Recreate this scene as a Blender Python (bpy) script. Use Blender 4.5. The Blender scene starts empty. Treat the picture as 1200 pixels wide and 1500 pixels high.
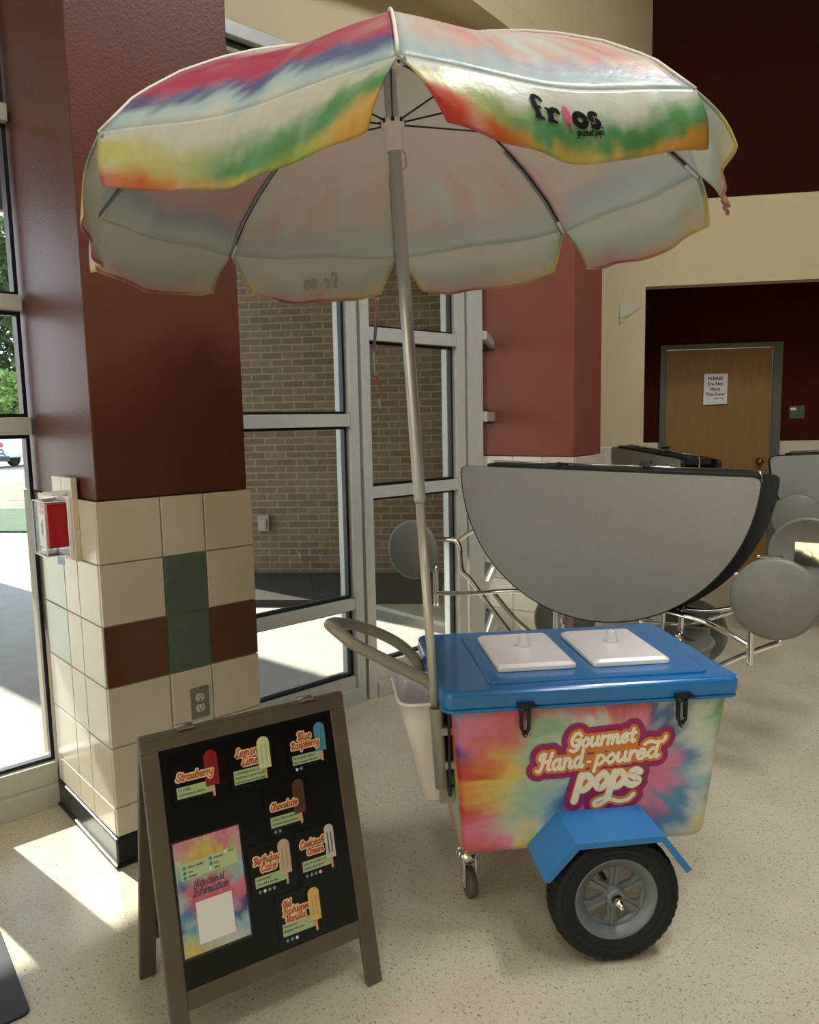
import bpy, math, random
from mathutils import Vector, Matrix, noise
random.seed(7)
SC = bpy.context.scene
COL = SC.collection
rad = math.radians

# ------------------------------------------------------------------ camera, world, sun, exposure
cam = bpy.data.cameras.new('camera'); camo = bpy.data.objects.new('camera', cam); COL.objects.link(camo)
cam.sensor_fit = 'VERTICAL'; cam.sensor_height = 36.0; cam.sensor_width = 28.8
cam.lens = 1100 / 1500 * 36.0; cam.clip_start = 0.05; cam.clip_end = 400
camo.matrix_world = Matrix.Translation((0, 0, 1.47)) @ Matrix.Rotation(rad(90 - 6.75), 4, 'X') @ Matrix.Rotation(rad(-1.15), 4, 'Z')
SC.camera = camo

SUN_AZ, SUN_EL = -50.0, 36.0
W = bpy.data.worlds.new('sky'); SC.world = W; W.use_nodes = True
nt = W.node_tree; nt.nodes.clear()
wo = nt.nodes.new('ShaderNodeOutputWorld'); bg = nt.nodes.new('ShaderNodeBackground')
tc = nt.nodes.new('ShaderNodeTexCoord'); sx = nt.nodes.new('ShaderNodeSeparateXYZ'); rp = nt.nodes.new('ShaderNodeValToRGB')
nt.links.new(tc.outputs['Generated'], sx.inputs[0]); nt.links.new(sx.outputs['Z'], rp.inputs[0])
rp.color_ramp.elements[0].position = 0.0; rp.color_ramp.elements[0].color = (0.95, 0.97, 1.0, 1)
rp.color_ramp.elements[1].position = 0.6; rp.color_ramp.elements[1].color = (0.62, 0.76, 1.0, 1)
nt.links.new(rp.outputs[0], bg.inputs[0]); bg.inputs[1].default_value = 1.5
nt.links.new(bg.outputs[0], wo.inputs[0])

sun = bpy.data.lights.new('sun', 'SUN'); suno = bpy.data.objects.new('sun', sun); COL.objects.link(suno)
sun.energy = 8.0; sun.angle = rad(0.7); sun.color = (1.0, 0.95, 0.86)
_s = Vector((math.sin(rad(SUN_AZ)) * math.cos(rad(SUN_EL)), math.cos(rad(SUN_AZ)) * math.cos(rad(SUN_EL)), math.sin(rad(SUN_EL))))
suno.matrix_world = _s.to_track_quat('Z', 'Y').to_matrix().to_4x4()
suno.location = (-8, 6, 9)

HALL_LIGHTS = [(2.3, 1.9, 62), (1.0, .5, 42), (-.8, -1.6, 30), (2.8, -1.8, 22)]

vs = SC.view_settings
vs.view_transform = 'Standard'; vs.look = 'None'; vs.gamma = 1.0; vs.use_curve_mapping = False
vs.exposure = 0.78
SC.cycles.max_bounces = 10; SC.cycles.diffuse_bounces = 5; SC.cycles.transparent_max_bounces = 16
SC.cycles.sample_clamp_indirect = 6.0
SC.cycles.use_denoising = True

# ------------------------------------------------------------------ helpers
def lin(h):
    if isinstance(h, str):
        h = h.lstrip('#'); c = [int(h[i:i + 2], 16) / 255 for i in (0, 2, 4)]
    else: c = h
    return tuple(x / 12.92 if x <= .04045 else ((x + .055) / 1.055) ** 2.4 for x in c)

def mat(name, col, rough=.5, metal=0.0, spec=.5, noise_amt=0.0, nscale=20, bump=0.0, bscale=60, coat=0.0, trans=0.0, stretch=None):
    m = bpy.data.materials.new(name); m.use_nodes = True; t = m.node_tree; b = t.nodes['Principled BSDF']
    c = lin(col); b.inputs['Base Color'].default_value = (*c, 1)
    b.inputs['Roughness'].default_value = rough; b.inputs['Metallic'].default_value = metal
    b.inputs['Specular IOR Level'].default_value = spec; b.inputs['Coat Weight'].default_value = coat
    b.inputs['Coat Roughness'].default_value = .08
    co = t.nodes.new('ShaderNodeTexCoord'); src = co.outputs['Object']
    if stretch:
        mp = t.nodes.new('ShaderNodeMapping'); mp.inputs['Scale'].default_value = stretch
        t.links.new(src, mp.inputs[0]); src = mp.outputs[0]
    if noise_amt:
        n = t.nodes.new('ShaderNodeTexNoise'); n.inputs['Scale'].default_value = nscale; n.inputs['Detail'].default_value = 5
        t.links.new(src, n.inputs['Vector'])
        r = t.nodes.new('ShaderNodeValToRGB')
        r.color_ramp.elements[0].position = .3; r.color_ramp.elements[1].position = .7
        r.color_ramp.elements[0].color = (*[max(0, x * (1 - noise_amt)) for x in c], 1)
        r.color_ramp.elements[1].color = (*[min(1, x * (1 + noise_amt)) for x in c], 1)
        t.links.new(n.outputs['Fac'], r.inputs[0]); t.links.new(r.outputs[0], b.inputs['Base Color'])
    if bump:
        n2 = t.nodes.new('ShaderNodeTexNoise'); n2.inputs['Scale'].default_value = bscale; n2.inputs['Detail'].default_value = 3
        t.links.new(src, n2.inputs['Vector'])
        bp = t.nodes.new('ShaderNodeBump'); bp.inputs['Strength'].default_value = bump; bp.inputs['Distance'].default_value = .004
        t.links.new(n2.outputs['Fac'], bp.inputs['Height']); t.links.new(bp.outputs[0], b.inputs['Normal'])
    if trans:
        tl = t.nodes.new('ShaderNodeBsdfTranslucent'); tl.inputs[0].default_value = (*c, 1)
        mx = t.nodes.new('ShaderNodeMixShader'); mx.inputs[0].default_value = trans
        t.links.new(b.outputs[0], mx.inputs[1]); t.links.new(tl.outputs[0], mx.inputs[2])
        t.links.new(mx.outputs[0], t.nodes['Material Output'].inputs[0])
    return m

def attr_mat(name, rough=.4, spec=.5, trans=0.0, sheen=0.0, coat=0.0, bump=0.0):
    m = mat(name, '#808080', rough, spec=spec, trans=trans, coat=coat, bump=bump, bscale=25); t = m.node_tree; b = t.nodes['Principled BSDF']
    a = t.nodes.new('ShaderNodeAttribute'); a.attribute_name = 'dye'
    t.links.new(a.outputs['Color'], b.inputs['Base Color'])
    for n in t.nodes:
        if n.type == 'BSDF_TRANSLUCENT': t.links.new(a.outputs['Color'], n.inputs[0])
    return m

def glass_mat(name, tint=(.95, .97, .96), ior=1.4, rough=0.0):
    m = bpy.data.materials.new(name); m.use_nodes = True; t = m.node_tree; t.nodes.clear()
    o = t.nodes.new('ShaderNodeOutputMaterial'); mx = t.nodes.new('ShaderNodeMixShader')
    tr = t.nodes.new('ShaderNodeBsdfTransparent'); tr.inputs[0].default_value = (*tint, 1)
    gl = t.nodes.new('ShaderNodeBsdfGlossy'); gl.inputs['Roughness'].default_value = rough
    fr = t.nodes.new('ShaderNodeFresnel'); fr.inputs[0].default_value = ior
    t.links.new(fr.outputs[0], mx.inputs[0]); t.links.new(tr.outputs[0], mx.inputs[1]); t.links.new(gl.outputs[0], mx.inputs[2])
    t.links.new(mx.outputs[0], o.inputs[0]); return m

class G:
    """collects polygons, then build() links them as one mesh object"""
    def __init__(s): s.v = []; s.f = []; s.m = []; s.sm = []; s.c = []
    def add(s, vs, fs, mi=0, smooth=False, cols=None):
        o = len(s.v); s.v += [tuple(v) for v in vs]; s.f += [tuple(i + o for i in f) for f in fs]
        s.m += [mi] * len(fs); s.sm += [smooth] * len(fs)
        s.c += (list(cols) if cols is not None else [(1, 1, 1)] * len(vs))
        return s
    def box(s, x0, x1, y0, y1, z0, z1, mi=0, M=None):
        vs = [Vector((x, y, z)) for z in (z0, z1) for y in (y0, y1) for x in (x0, x1)]
        if M is not None: vs = [M @ v for v in vs]
        return s.add(vs, [(0, 2, 3, 1), (4, 5, 7, 6), (0, 1, 5, 4), (2, 6, 7, 3), (0, 4, 6, 2), (1, 3, 7, 5)], mi)
    def prism(s, poly, z0, z1, mi=0, M=None, mi_side=None):
        n = len(poly); vs = [Vector((p[0], p[1], z0)) for p in poly] + [Vector((p[0], p[1], z1)) for p in poly]
        if M is not None: vs = [M @ v for v in vs]
        s.add(vs, [tuple(range(n - 1, -1, -1)), tuple(range(n, 2 * n))], mi)
        o = len(s.v) - 2 * n
        for i in range(n):
            s.f.append((o + i, o + (i + 1) % n, o + n + (i + 1) % n, o + n + i)); s.m.append(mi if mi_side is None else mi_side); s.sm.append(False)
        return s
    def tube(s, pts, r, seg=12, mi=0, closed=False, caps=True):
        pts = [Vector(p) for p in pts]; n = len(pts); rs = r if isinstance(r, (list, tuple)) else [r] * n
        d0 = (pts[1] - pts[0]).normalized(); up = Vector((0, 0, 1)) if abs(d0.z) < .9 else Vector((1, 0, 0))
        a = d0.cross(up).normalized(); vs = []
        for i in range(n):
            if closed: d = (pts[(i + 1) % n] - pts[i - 1]).normalized()
            else: d = (pts[min(i + 1, n - 1)] - pts[max(i - 1, 0)]).normalized()
            a = (a - d * a.dot(d)).normalized(); b = d.cross(a)
            for k in range(seg):
                t = 2 * math.pi * k / seg; vs.append(pts[i] + (a * math.cos(t) + b * math.sin(t)) * rs[i])
        fs = []
        for i in range(n if closed else n - 1):
            j = (i + 1) % n
            for k in range(seg): fs.append((i * seg + k, i * seg + (k + 1) % seg, j * seg + (k + 1) % seg, j * seg + k))
        s.add(vs, fs, mi, True)
        if caps and not closed:
            o = len(s.v) - len(vs)
            s.f.append(tuple(o + k for k in range(seg - 1, -1, -1))); s.m.append(mi); s.sm.append(False)
            s.f.append(tuple(o + (n - 1) * seg + k for k in range(seg))); s.m.append(mi); s.sm.append(False)
        return s
    def lathe(s, prof, seg=48, M=None, mi=0, smooth=True, fn=None):
        """prof: list of (radius, height) revolved around local z"""
        vs = []
        for (r, h) in prof:
            for k in range(seg):
                t = 2 * math.pi * k / seg; rr = r if fn is None else fn(r, h, k)
                vs.append(Vector((rr * math.cos(t), rr * math.sin(t), h)))
        if M is not None: vs = [M @ v for v in vs]
        fs = [(i * seg + k, i * seg + (k + 1) % seg, (i + 1) * seg + (k + 1) % seg, (i + 1) * seg + k) for i in range(len(prof) - 1) for k in range(seg)]
        s.add(vs, fs, mi, smooth); o = len(s.v) - len(vs)
        if prof[0][0] > 1e-5: s.f.append(tuple(o + k for k in range(seg - 1, -1, -1))); s.m.append(mi); s.sm.append(False)
        if prof[-1][0] > 1e-5: s.f.append(tuple(o + (len(prof) - 1) * seg + k for k in range(seg))); s.m.append(mi); s.sm.append(False)
        return s
    def lathe_open(s, *a, **k):
        n = len(s.f); s.lathe(*a, **k)
        while len(s.f[-1]) > 4: s.f.pop(); s.m.pop(); s.sm.pop()
        return s
    def build(s, name, mats, parent=None, M=None, bevel=0, bseg=2, label=None, smooth=None):
        me = bpy.data.meshes.new(name); me.from_pydata(s.v, [], s.f)
        if not isinstance(mats, (list, tuple)): mats = [mats]
        for m in mats: me.materials.append(m)
        me.polygons.foreach_set('material_index', s.m)
        me.polygons.foreach_set('use_smooth', [True] * len(s.f) if smooth else s.sm)
        if any(c != (1, 1, 1) for c in s.c):
            at = me.color_attributes.new('dye', 'FLOAT_COLOR', 'POINT')
            at.data.foreach_set('color', [x for c in s.c for x in (*c, 1.0)])
        me.update()
        o = bpy.data.objects.new(name, me); COL.objects.link(o)
        if parent is not None: o.parent = parent
        if M is not None: o.matrix_local = M
        if bevel:
            b = o.modifiers.new('bevel', 'BEVEL'); b.width = bevel; b.segments = bseg; b.limit_method = 'ANGLE'; b.angle_limit = rad(35)
        if label: o['label'] = label
        return o

def dirv(a): return Vector((math.sin(rad(a)), math.cos(rad(a)), 0))
def frame(origin, xdir):   # local x along compass bearing xdir (0 = +Y, 90 = +X)
    return Matrix.Translation(Vector(origin)) @ Matrix.Rotation(rad(90 - xdir), 4, 'Z')
def thing(name, label, cat, M=None, group=None):
    o = bpy.data.objects.new(name, None); COL.objects.link(o); o.empty_display_size = .1
    if M is not None: o.matrix_world = M
    o['label'] = label; o['category'] = cat
    if group: o['group'] = group
    return o
def tag(o, label, cat, group=None, kind=None):
    o['label'] = label; o['category'] = cat
    if group: o['group'] = group
    if kind: o['kind'] = kind
    return o
def struct(o, label=None, cat=None):
    o['kind'] = 'structure'
    if label: o['label'] = label
    if cat: o['category'] = cat
    return o
def smoothpts(p, n=8, closed=False):
    p = [Vector(q) for q in p]; out = []; N = len(p)
    rng = range(N if closed else N - 1)
    for i in rng:
        if closed: a, b, c, d = p[i - 1], p[i], p[(i + 1) % N], p[(i + 2) % N]
        else: a, b, c, d = p[max(i - 1, 0)], p[i], p[i + 1], p[min(i + 2, N - 1)]
        for k in range(n):
            t = k / n; out.append(.5 * ((2 * b) + (c - a) * t + (2 * a - 5 * b + 4 * c - d) * t * t + (3 * b - a - 3 * c + d) * t ** 3))
    if not closed: out.append(p[-1])
    return out
def rrect(x0, x1, y0, y1, r, n=6):
    out = []
    for cx, cy, a0 in ((x1 - r, y1 - r, 0), (x0 + r, y1 - r, 90), (x0 + r, y0 + r, 180), (x1 - r, y0 + r, 270)):
        for k in range(n + 1):
            a = rad(a0 + 90 * k / n); out.append((cx + r * math.cos(a), cy + r * math.sin(a)))
    return out
def fbm(x, y, z=0., o=4): return noise.fractal(Vector((x, y, z)), 1.0, 2.0, o)

# ------------------------------------------------------------------ lettering
GL = {
 'a': ([[.78,.8,.42,1,.08,.5,.38,0,.78,.35],[.8,1,.78,.2,.98,0,1.1,.15]],1.12),
 'b': ([[.12,1.7,.1,.5,.12,.2,.45,0,.8,.5,.45,1,.12,.7]],.95),
 'c': ([[.7,.8,.4,1,.05,.5,.35,0,.75,.2]],.85),
 'd': ([[.78,.8,.42,1,.08,.5,.38,0,.78,.35],[.85,1.7,.78,.2,.98,0,1.1,.15]],1.12),
 'e': ([[.12,.5,.65,.62,.6,.95,.35,1,.05,.5,.35,0,.8,.25]],.9),
 'f': ([[.6,1.5,.4,1.7,.25,1.2,.2,0],[.0,.95,.5,1.0]],.6),
 'g': ([[.78,.8,.42,1,.08,.5,.38,0,.78,.35],[.8,1,.78,-.2,.5,-.65,.1,-.5]],.95),
 'h': ([[.12,1.7,.12,0],[.12,.6,.45,1,.75,.75,.75,.2,.95,0,1.05,.1]],1.08),
 'i': ([[.15,1,.15,.2,.3,0,.42,.12],[.15,1.42,.16,1.44]],.48),
 'k': ([[.12,1.7,.12,0],[.7,1,.2,.45,.75,0,.9,.08]],.95),
 'l': ([[.15,1.7,.13,.2,.3,0,.42,.12]],.46),
 'm': ([[.12,1,.12,0],[.12,.6,.4,1,.6,.75,.6,0],[.6,.6,.9,1,1.12,.75,1.12,.2,1.3,0,1.4,.1]],1.45),
 'n': ([[.12,1,.12,0],[.12,.6,.45,1,.72,.75,.72,.2,.92,0,1.02,.1]],1.05),
 'o': ([[.4,1,.05,.5,.4,0,.75,.5,.45,1,.4,1]],.86),
 'p': ([[.15,1,.05,-.7],[.12,.7,.45,1,.82,.5,.45,0,.12,.25]],.95),
 'r': ([[.12,1,.12,0],[.12,.55,.35,.95,.62,.9]],.68),
 's': ([[.62,.85,.35,1,.1,.78,.4,.5,.65,.25,.35,0,.02,.15]],.75),
 't': ([[.28,1.45,.25,.25,.42,0,.6,.12],[.02,.98,.58,1.0]],.62),
 'u': ([[.1,1,.1,.3,.35,0,.72,.4],[.75,1,.75,.2,.92,0,1.02,.1]],1.03),
 'v': ([[.08,1,.2,.5,.35,0,.6,.5,.75,1]],.85),
 'w': ([[.08,1,.12,.2,.35,0,.58,.5],[.58,1,.6,.2,.8,0,1.08,.5,1.02,1]],1.15),
 'y': ([[.08,1,.1,.4,.35,.1,.7,.4],[.78,1,.74,-.2,.5,-.65,.15,-.55]],.92),
 'G': ([[1.0,1.3,.7,1.66,.25,1.45,.08,.8,.4,.2,.82,.35,.98,.85],[.55,.85,1.02,.88],[.98,.85,.88,-.05,.5,-.4,.1,-.25]],1.18),
 'H': ([[-.1,1.1,-.12,1.4,.1,1.62,.42,1.6],[.38,1.62,.22,.5,.0,-.05,-.3,.05],[1.12,1.66,.9,.6,.92,.12,1.15,.05],[.2,.82,1.0,.9]],1.25),
 'S': ([[.85,1.35,.5,1.7,.15,1.3,.5,.85,.85,.4,.45,0,-.1,.3,.1,.6]],.98),
 'L': ([[.8,1.4,.55,1.7,.35,1.2,.35,.4,.0,.05,.25,.2,.6,0,.95,.2]],1.0),
 'B': ([[.25,1.6,.2,0],[-.1,1.35,.1,1.65,.5,1.7,.85,1.3,.35,.9,.9,.5,.5,0,.05,.1]],1.02),
 'R': ([[.25,1.6,.2,0],[-.1,1.35,.1,1.65,.5,1.7,.85,1.3,.35,.85,.6,.4,.95,0]],1.05),
 'C': ([[.95,1.35,.6,1.7,.1,.9,.5,0,1.0,.3],[.5,1.5,.75,1.2]],1.05),
 'O': ([[.5,1.65,.05,.85,.5,0,.95,.85,.55,1.65,.5,1.65]],1.05),
 'F': ([[.35,1.55,.3,.2,.0,-.1],[-.15,1.35,.2,1.68,.95,1.6],[.1,.85,.75,.92]],.95),
 'V': ([[-.1,1.35,.15,1.65,.35,1.0,.45,.05,.8,.8,1.0,1.65]],.95),
 'N': ([[.1,0,.2,1.6,.8,.05,.95,1.7]],1.1),
 'I': ([[.5,1.65,.3,.0],[.1,1.6,.9,1.65],[.0,.0,.6,.02]],.7),
 '&': ([[.9,.1,.25,1.2,.5,1.6,.65,1.25,.1,.5,.3,0,.65,.1,.9,.7]],1.0),
 '-': ([[.05,.5,.4,.5]],.5), ' ': ([],.55), '.': ([[.1,.02,.12,.03]],.3),
}
def stroke_poly(g, pts, r, z, mi=0, dz=1.2e-5, cap=8, mp=None):
    """flat thick stroke through 2D pts; each quad/cap a hair above the last so nothing is coplanar"""
    mp = mp or (lambda x, y, h: Vector((x, y, h)))
    n = len(pts)
    L = []; Rr = []
    for i in range(n):
        a = pts[max(i - 1, 0)]; b = pts[min(i + 1, n - 1)]
        d = Vector((b[0] - a[0], b[1] - a[1])); d = d.normalized() if d.length > 1e-9 else Vector((1, 0))
        nn = Vector((-d.y, d.x)) * r
        L.append((pts[i][0] + nn.x, pts[i][1] + nn.y)); Rr.append((pts[i][0] - nn.x, pts[i][1] - nn.y))
    vs = []
    for i in range(n): vs += [mp(*L[i], z), mp(*Rr[i], z)]
    g.add(vs, [(2 * i, 2 * i + 1, 2 * i + 3, 2 * i + 2) for i in range(n - 1)], mi)
    for e, (c, zz) in enumerate(((pts[0], z + dz), (pts[-1], z + 2 * dz))):
        cv = [mp(c[0] + r * math.cos(2 * math.pi * k / (2 * cap)), c[1] + r * math.sin(2 * math.pi * k / (2 * cap)), zz) for k in range(2 * cap)]
        g.add(cv, [tuple(range(2 * cap))], mi)
def script_strokes(text, size, slant=.22, track=.06):
    x = 0; out = []
    for ch in text:
        st, adv = GL.get(ch, ([], .5))
        for s in st:
            p = [(s[i], s[i + 1]) for i in range(0, len(s), 2)]
            q = smoothpts([(a, b, 0) for a, b in p], 6) if len(p) > 2 else [Vector((a, b, 0)) for a, b in p]
            out.append([((x + v.x + v.y * slant) * size, v.y * size) for v in q])
        x += adv + track
    return out, x * size
def script(g, text, x, y, size, r, z, rot=0.0, slant=.22, width=None, mi=0, mp=None, track=.06):
    st, w = script_strokes(text, size, slant, track); k = 1.0
    if width: k = width / w
    ca, sa = math.cos(rot), math.sin(rot); zz = z
    for s in st:
        pts = [(x + (px * k) * ca - py * sa, y + (px * k) * sa + py * ca) for px, py in s]
        stroke_poly(g, pts, r, zz, mi, mp=mp); zz += 4e-6
def font_mesh(text, size, bold=0.0, shear=0.0, align='LEFT', line=1.0):
    cu = bpy.data.curves.new('lettering', 'FONT'); cu.body = text; cu.size = size; cu.offset = bold; cu.shear = shear
    cu.align_x = align; cu.space_line = line; cu.resolution_u = 3
    o = bpy.data.objects.new('lettering', cu); COL.objects.link(o)
    bpy.context.view_layer.update()
    me = bpy.data.meshes.new_from_object(o.evaluated_get(bpy.context.evaluated_depsgraph_get()))
    vs = [tuple(v.co) for v in me.vertices]; fs = [tuple(p.vertices) for p in me.polygons]
    bpy.data.objects.remove(o); bpy.data.curves.remove(cu); bpy.data.meshes.remove(me)
    return vs, fs
def font(g, text, x, y, size, z, rot=0, mp=None, **k):
    mi = k.pop('mi', 0); vs, fs = font_mesh(text, size, **k); ca, sa = math.cos(rot), math.sin(rot)
    mp = mp or (lambda a, b, h: Vector((a, b, h)))
    g.add([mp(x + v[0] * ca - v[1] * sa, y + v[0] * sa + v[1] * ca, z) for v in vs], fs, mi)

# ------------------------------------------------------------------ materials
M_maroon = mat('maroon_paint', '#5c3124', .40, spec=.3, noise_amt=.05, nscale=8, bump=.22, bscale=110)
M_maroon_dark = mat('maroon_far_shaded', '#451a0e', .85, spec=.1, noise_amt=.04, nscale=3)  # darker copy of the maroon, dimness of the far walls put into its base
M_cream = mat('cream_paint', '#c9bc94', .6, noise_amt=.04, nscale=3)
M_tile = mat('cream_glazed_tile', '#d2cab6', .22, noise_amt=.03, nscale=5)
M_tile_g = mat('green_glazed_tile', '#566a5b', .25, noise_amt=.08, nscale=40)
M_tile_gp = mat('green_tile_glare', '#b4c3b0', .22, noise_amt=.03)  # green tile made paler, window glare put into its colour
M_tile_b = mat('brown_glazed_tile', '#63402b', .25, noise_amt=.06, nscale=30)
M_grout = mat('grout', '#a59a82', .85)
M_black_rubber = mat('black_cove_rubber', '#1b1d1d', .3, noise_amt=.15, nscale=12)
M_alu = mat('window_aluminium', '#bdbdb4', .38, metal=.1, noise_amt=.04)
M_gasket = mat('black_gasket', '#0c0d10', .4)
M_glass = glass_mat('window_glass', ior=1.32)
M_chrome = mat('chrome', '#e6e4e0', .09, metal=1.0)
M_steel = mat('brushed_steel', '#97948a', .35, metal=.6)
M_black = mat('black_plastic', '#0d0d0e', .35)
M_white_pl = mat('white_plastic', '#e6e0de', .22, noise_amt=.02)
M_pipe = mat('grey_pvc_pipe', '#8d897c', .3, noise_amt=.04)
M_blue = mat('blue_lid_plastic', '#1c6dac', .16, noise_amt=.05, nscale=6, coat=.3)
M_blue2 = mat('blue_painted_metal', '#2b75b3', .42)
M_rubber = mat('tyre_rubber', '#141413', .8, noise_amt=.2, nscale=30)
M_rim = mat('grey_rim', '#75787a', .45, metal=.2)
M_wood = mat('stained_wood_frame', '#5b5044', .55, noise_amt=.14, nscale=9, stretch=(1, 1, 8))
M_chalk = mat('black_board', '#070708', .3)
M_card = mat('black_card', '#0e0d11', .25)
M_white = mat('white_paper', '#e8e6e2', .6)
M_orange = mat('orange_print', '#cf7a38', .4)
M_rust = mat('rust_print', '#b5561f', .4)
M_creamp = mat('cream_print', '#f0d3ac', .4)
M_cream2 = mat('pale_cream_print', '#e9e2c4', .4)
M_magenta = mat('magenta_print', '#93215f', .4)
M_greenp = mat('pale_green_print', '#a9c090', .45)
M_inkp = mat('dark_ink', '#1d1d22', .5)
M_lam = mat('grey_laminate', '#8d8c88', .35, noise_amt=.04, nscale=60)
M_seat = mat('grey_seat_plastic', '#77766e', .45, noise_amt=.05, nscale=30)

def floor_mat():
    m = mat('speckled_vinyl_tile', '#c3b795', .2); t = m.node_tree; b = t.nodes['Principled BSDF']; N = t.nodes.new; K = t.links.new
    co = N('ShaderNodeTexCoord').outputs['Object']
    n1 = N('ShaderNodeTexNoise'); n1.inputs['Scale'].default_value = 3; K(co, n1.inputs['Vector'])
    r1 = N('ShaderNodeValToRGB'); K(n1.outputs['Fac'], r1.inputs[0])
    r1.color_ramp.elements[0].color = (*lin('#bdb49c'), 1); r1.color_ramp.elements[1].color = (*lin('#c8bfa8'), 1)
    r1.color_ramp.elements[0].position = .35; r1.color_ramp.elements[1].position = .65
    def flecks(scale, st, rot, lo, hi, col, prev):
        mp = N('ShaderNodeMapping'); mp.inputs['Scale'].default_value = [1.35 * q for q in st]; mp.inputs['Rotation'].default_value = (0, 0, rot); K(co, mp.inputs[0])
        v = N('ShaderNodeTexNoise'); v.inputs['Scale'].default_value = scale; v.inputs['Detail'].default_value = 2; K(mp.outputs[0], v.inputs['Vector'])
        r = N('ShaderNodeValToRGB'); r.color_ramp.elements[0].position = lo; r.color_ramp.elements[1].position = hi
        r.color_ramp.elements[0].color = (0, 0, 0, 1); r.color_ramp.elements[1].color = (1, 1, 1, 1); K(v.outputs['Fac'], r.inputs[0])
        mx = N('ShaderNodeMix'); mx.data_type = 'RGBA'; K(r.outputs[0], mx.inputs[0]); K(prev, mx.inputs[6]); mx.inputs[7].default_value = (*lin(col), 1)
        return mx.outputs[2]
    c = flecks(70, (1, 2.2, 1), .9, .635, .67, '#8a7f68', r1.outputs[0])
    c = flecks(55, (2.4, 1, 1), .3, .65, .68, '#6d6350', c)
    c = flecks(60, (1, 1.8, 1), 2.1, .66, .70, '#cfc7b0', c)
    br = N('ShaderNodeTexBrick'); br.offset = 0; br.inputs['Scale'].default_value = 1; br.inputs['Mortar Size'].default_value = .0012
    br.inputs['Brick Width'].default_value = .3048; br.inputs['Row Height'].default_value = .3048; br.inputs['Mortar Smooth'].default_value = .3
    mp = N('ShaderNodeMapping'); mp.inputs['Location'].default_value = (.294, -.02, 0); K(co, mp.inputs[0]); K(mp.outputs[0], br.inputs['Vector'])
    mx = N('ShaderNodeMix'); mx.data_type = 'RGBA'; K(c, mx.inputs[6]); mx.inputs[7].default_value = (*lin('#8f8468'), 1)
    ml = N('ShaderNodeMath'); ml.operation = 'MULTIPLY'; ml.inputs[1].default_value = .28; K(br.outputs['Fac'], ml.inputs[0]); K(ml.outputs[0], mx.inputs[0])
    K(mx.outputs[2], b.inputs['Base Color'])
    n3 = N('ShaderNodeTexNoise'); n3.inputs['Scale'].default_value = 5; K(co, n3.inputs['Vector'])
    mr = N('ShaderNodeMapRange'); mr.inputs[3].default_value = .20; mr.inputs[4].default_value = .30; K(n3.outputs['Fac'], mr.inputs[0]); K(mr.outputs[0], b.inputs['Roughness'])
    return m
def brick_mat():
    m = mat('brown_brick', '#6b5038', .85); t = m.node_tree; b = t.nodes['Principled BSDF']; N = t.nodes.new; K = t.links.new
    co = N('ShaderNodeTexCoord'); s = N('ShaderNodeSeparateXYZ'); K(co.outputs['Object'], s.inputs[0])
    ad = N('ShaderNodeMath'); ad.operation = 'ADD'; K(s.outputs['X'], ad.inputs[0]); K(s.outputs['Y'], ad.inputs[1])
    c = N('ShaderNodeCombineXYZ'); K(ad.outputs[0], c.inputs['X']); K(s.outputs['Z'], c.inputs['Y'])
    br = N('ShaderNodeTexBrick'); K(c.outputs[0], br.inputs['Vector'])
    br.inputs['Scale'].default_value = 1; br.inputs['Brick Width'].default_value = .203; br.inputs['Row Height'].default_value = .0677
    br.inputs['Mortar Size'].default_value = .0055; br.inputs['Color1'].default_value = (*lin('#7c6852'), 1)
    br.inputs['Color2'].default_value = (*lin('#6a5741'), 1); br.inputs['Mortar'].default_value = (*lin('#95866b'), 1)
    n = N('ShaderNodeTexNoise'); n.inputs['Scale'].default_value = 25; K(c.outputs[0], n.inputs['Vector'])
    mr = N('ShaderNodeMapRange'); mr.inputs[3].default_value = .75; mr.inputs[4].default_value = 1.25; K(n.outputs['Fac'], mr.inputs[0])
    mx = N('ShaderNodeMix'); mx.data_type = 'RGBA'; mx.blend_type = 'MULTIPLY'; mx.inputs[0].default_value = 1
    K(br.outputs['Color'], mx.inputs[6]); K(mr.outputs[0], mx.inputs[7]); K(mx.outputs[2], b.inputs['Base Color'])
    return m
M_floor = floor_mat(); M_brick = brick_mat()
M_conc = mat('concrete_paving', '#a9a59c', .8, noise_amt=.08, nscale=6)
M_mulch = mat('dark_mulch', '#2c231b', .95, noise_amt=.4, nscale=20, bump=.6, bscale=40)
M_grass = mat('lawn_grass', '#2c4a28', .9, noise_amt=.35, nscale=3)  # grass green darkened, tree shade put into the colour
M_straw = mat('leaf_litter', '#7c7058', .9, noise_amt=.6, nscale=1.2, stretch=(1, 3, 1))  # litter colour; its strong noise also paints dappled tree shade
M_leafm = mat('tree_leaf', '#4a6238', .6, noise_amt=.4, nscale=2, trans=.3)
M_leafl = mat('tree_leaf_light', '#86a35a', .6, noise_amt=.3, nscale=2, trans=.3)
M_bark = mat('tree_bark', '#4a4036', .9)
M_fence = mat('fence_wood', '#6b5448', .9, noise_amt=.25, nscale=4, stretch=(8, 1, 1))
M_deck = mat('metal_deck', '#aab0b0', .5, metal=.2, noise_amt=.06)
M_beam = mat('canopy_beam_paint', '#5d6263', .5)

# ------------------------------------------------------------------ frames of reference
PF = frame((-1.004, 2.382, 0), 48.1)       # pillar corner: x along window wall, y outwards
PH = 3.64                                   # height of the soffit

# ------------------------------------------------------------------ floor, ceiling, walls
g = G(); g.box(-9.0, 9.0, -9.0, .70, -.1, 0)
g.box(2.95, 9.0, .70, 3.2, -.1, 0)
fl = struct(g.build('floor', M_floor, M=PF))
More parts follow.
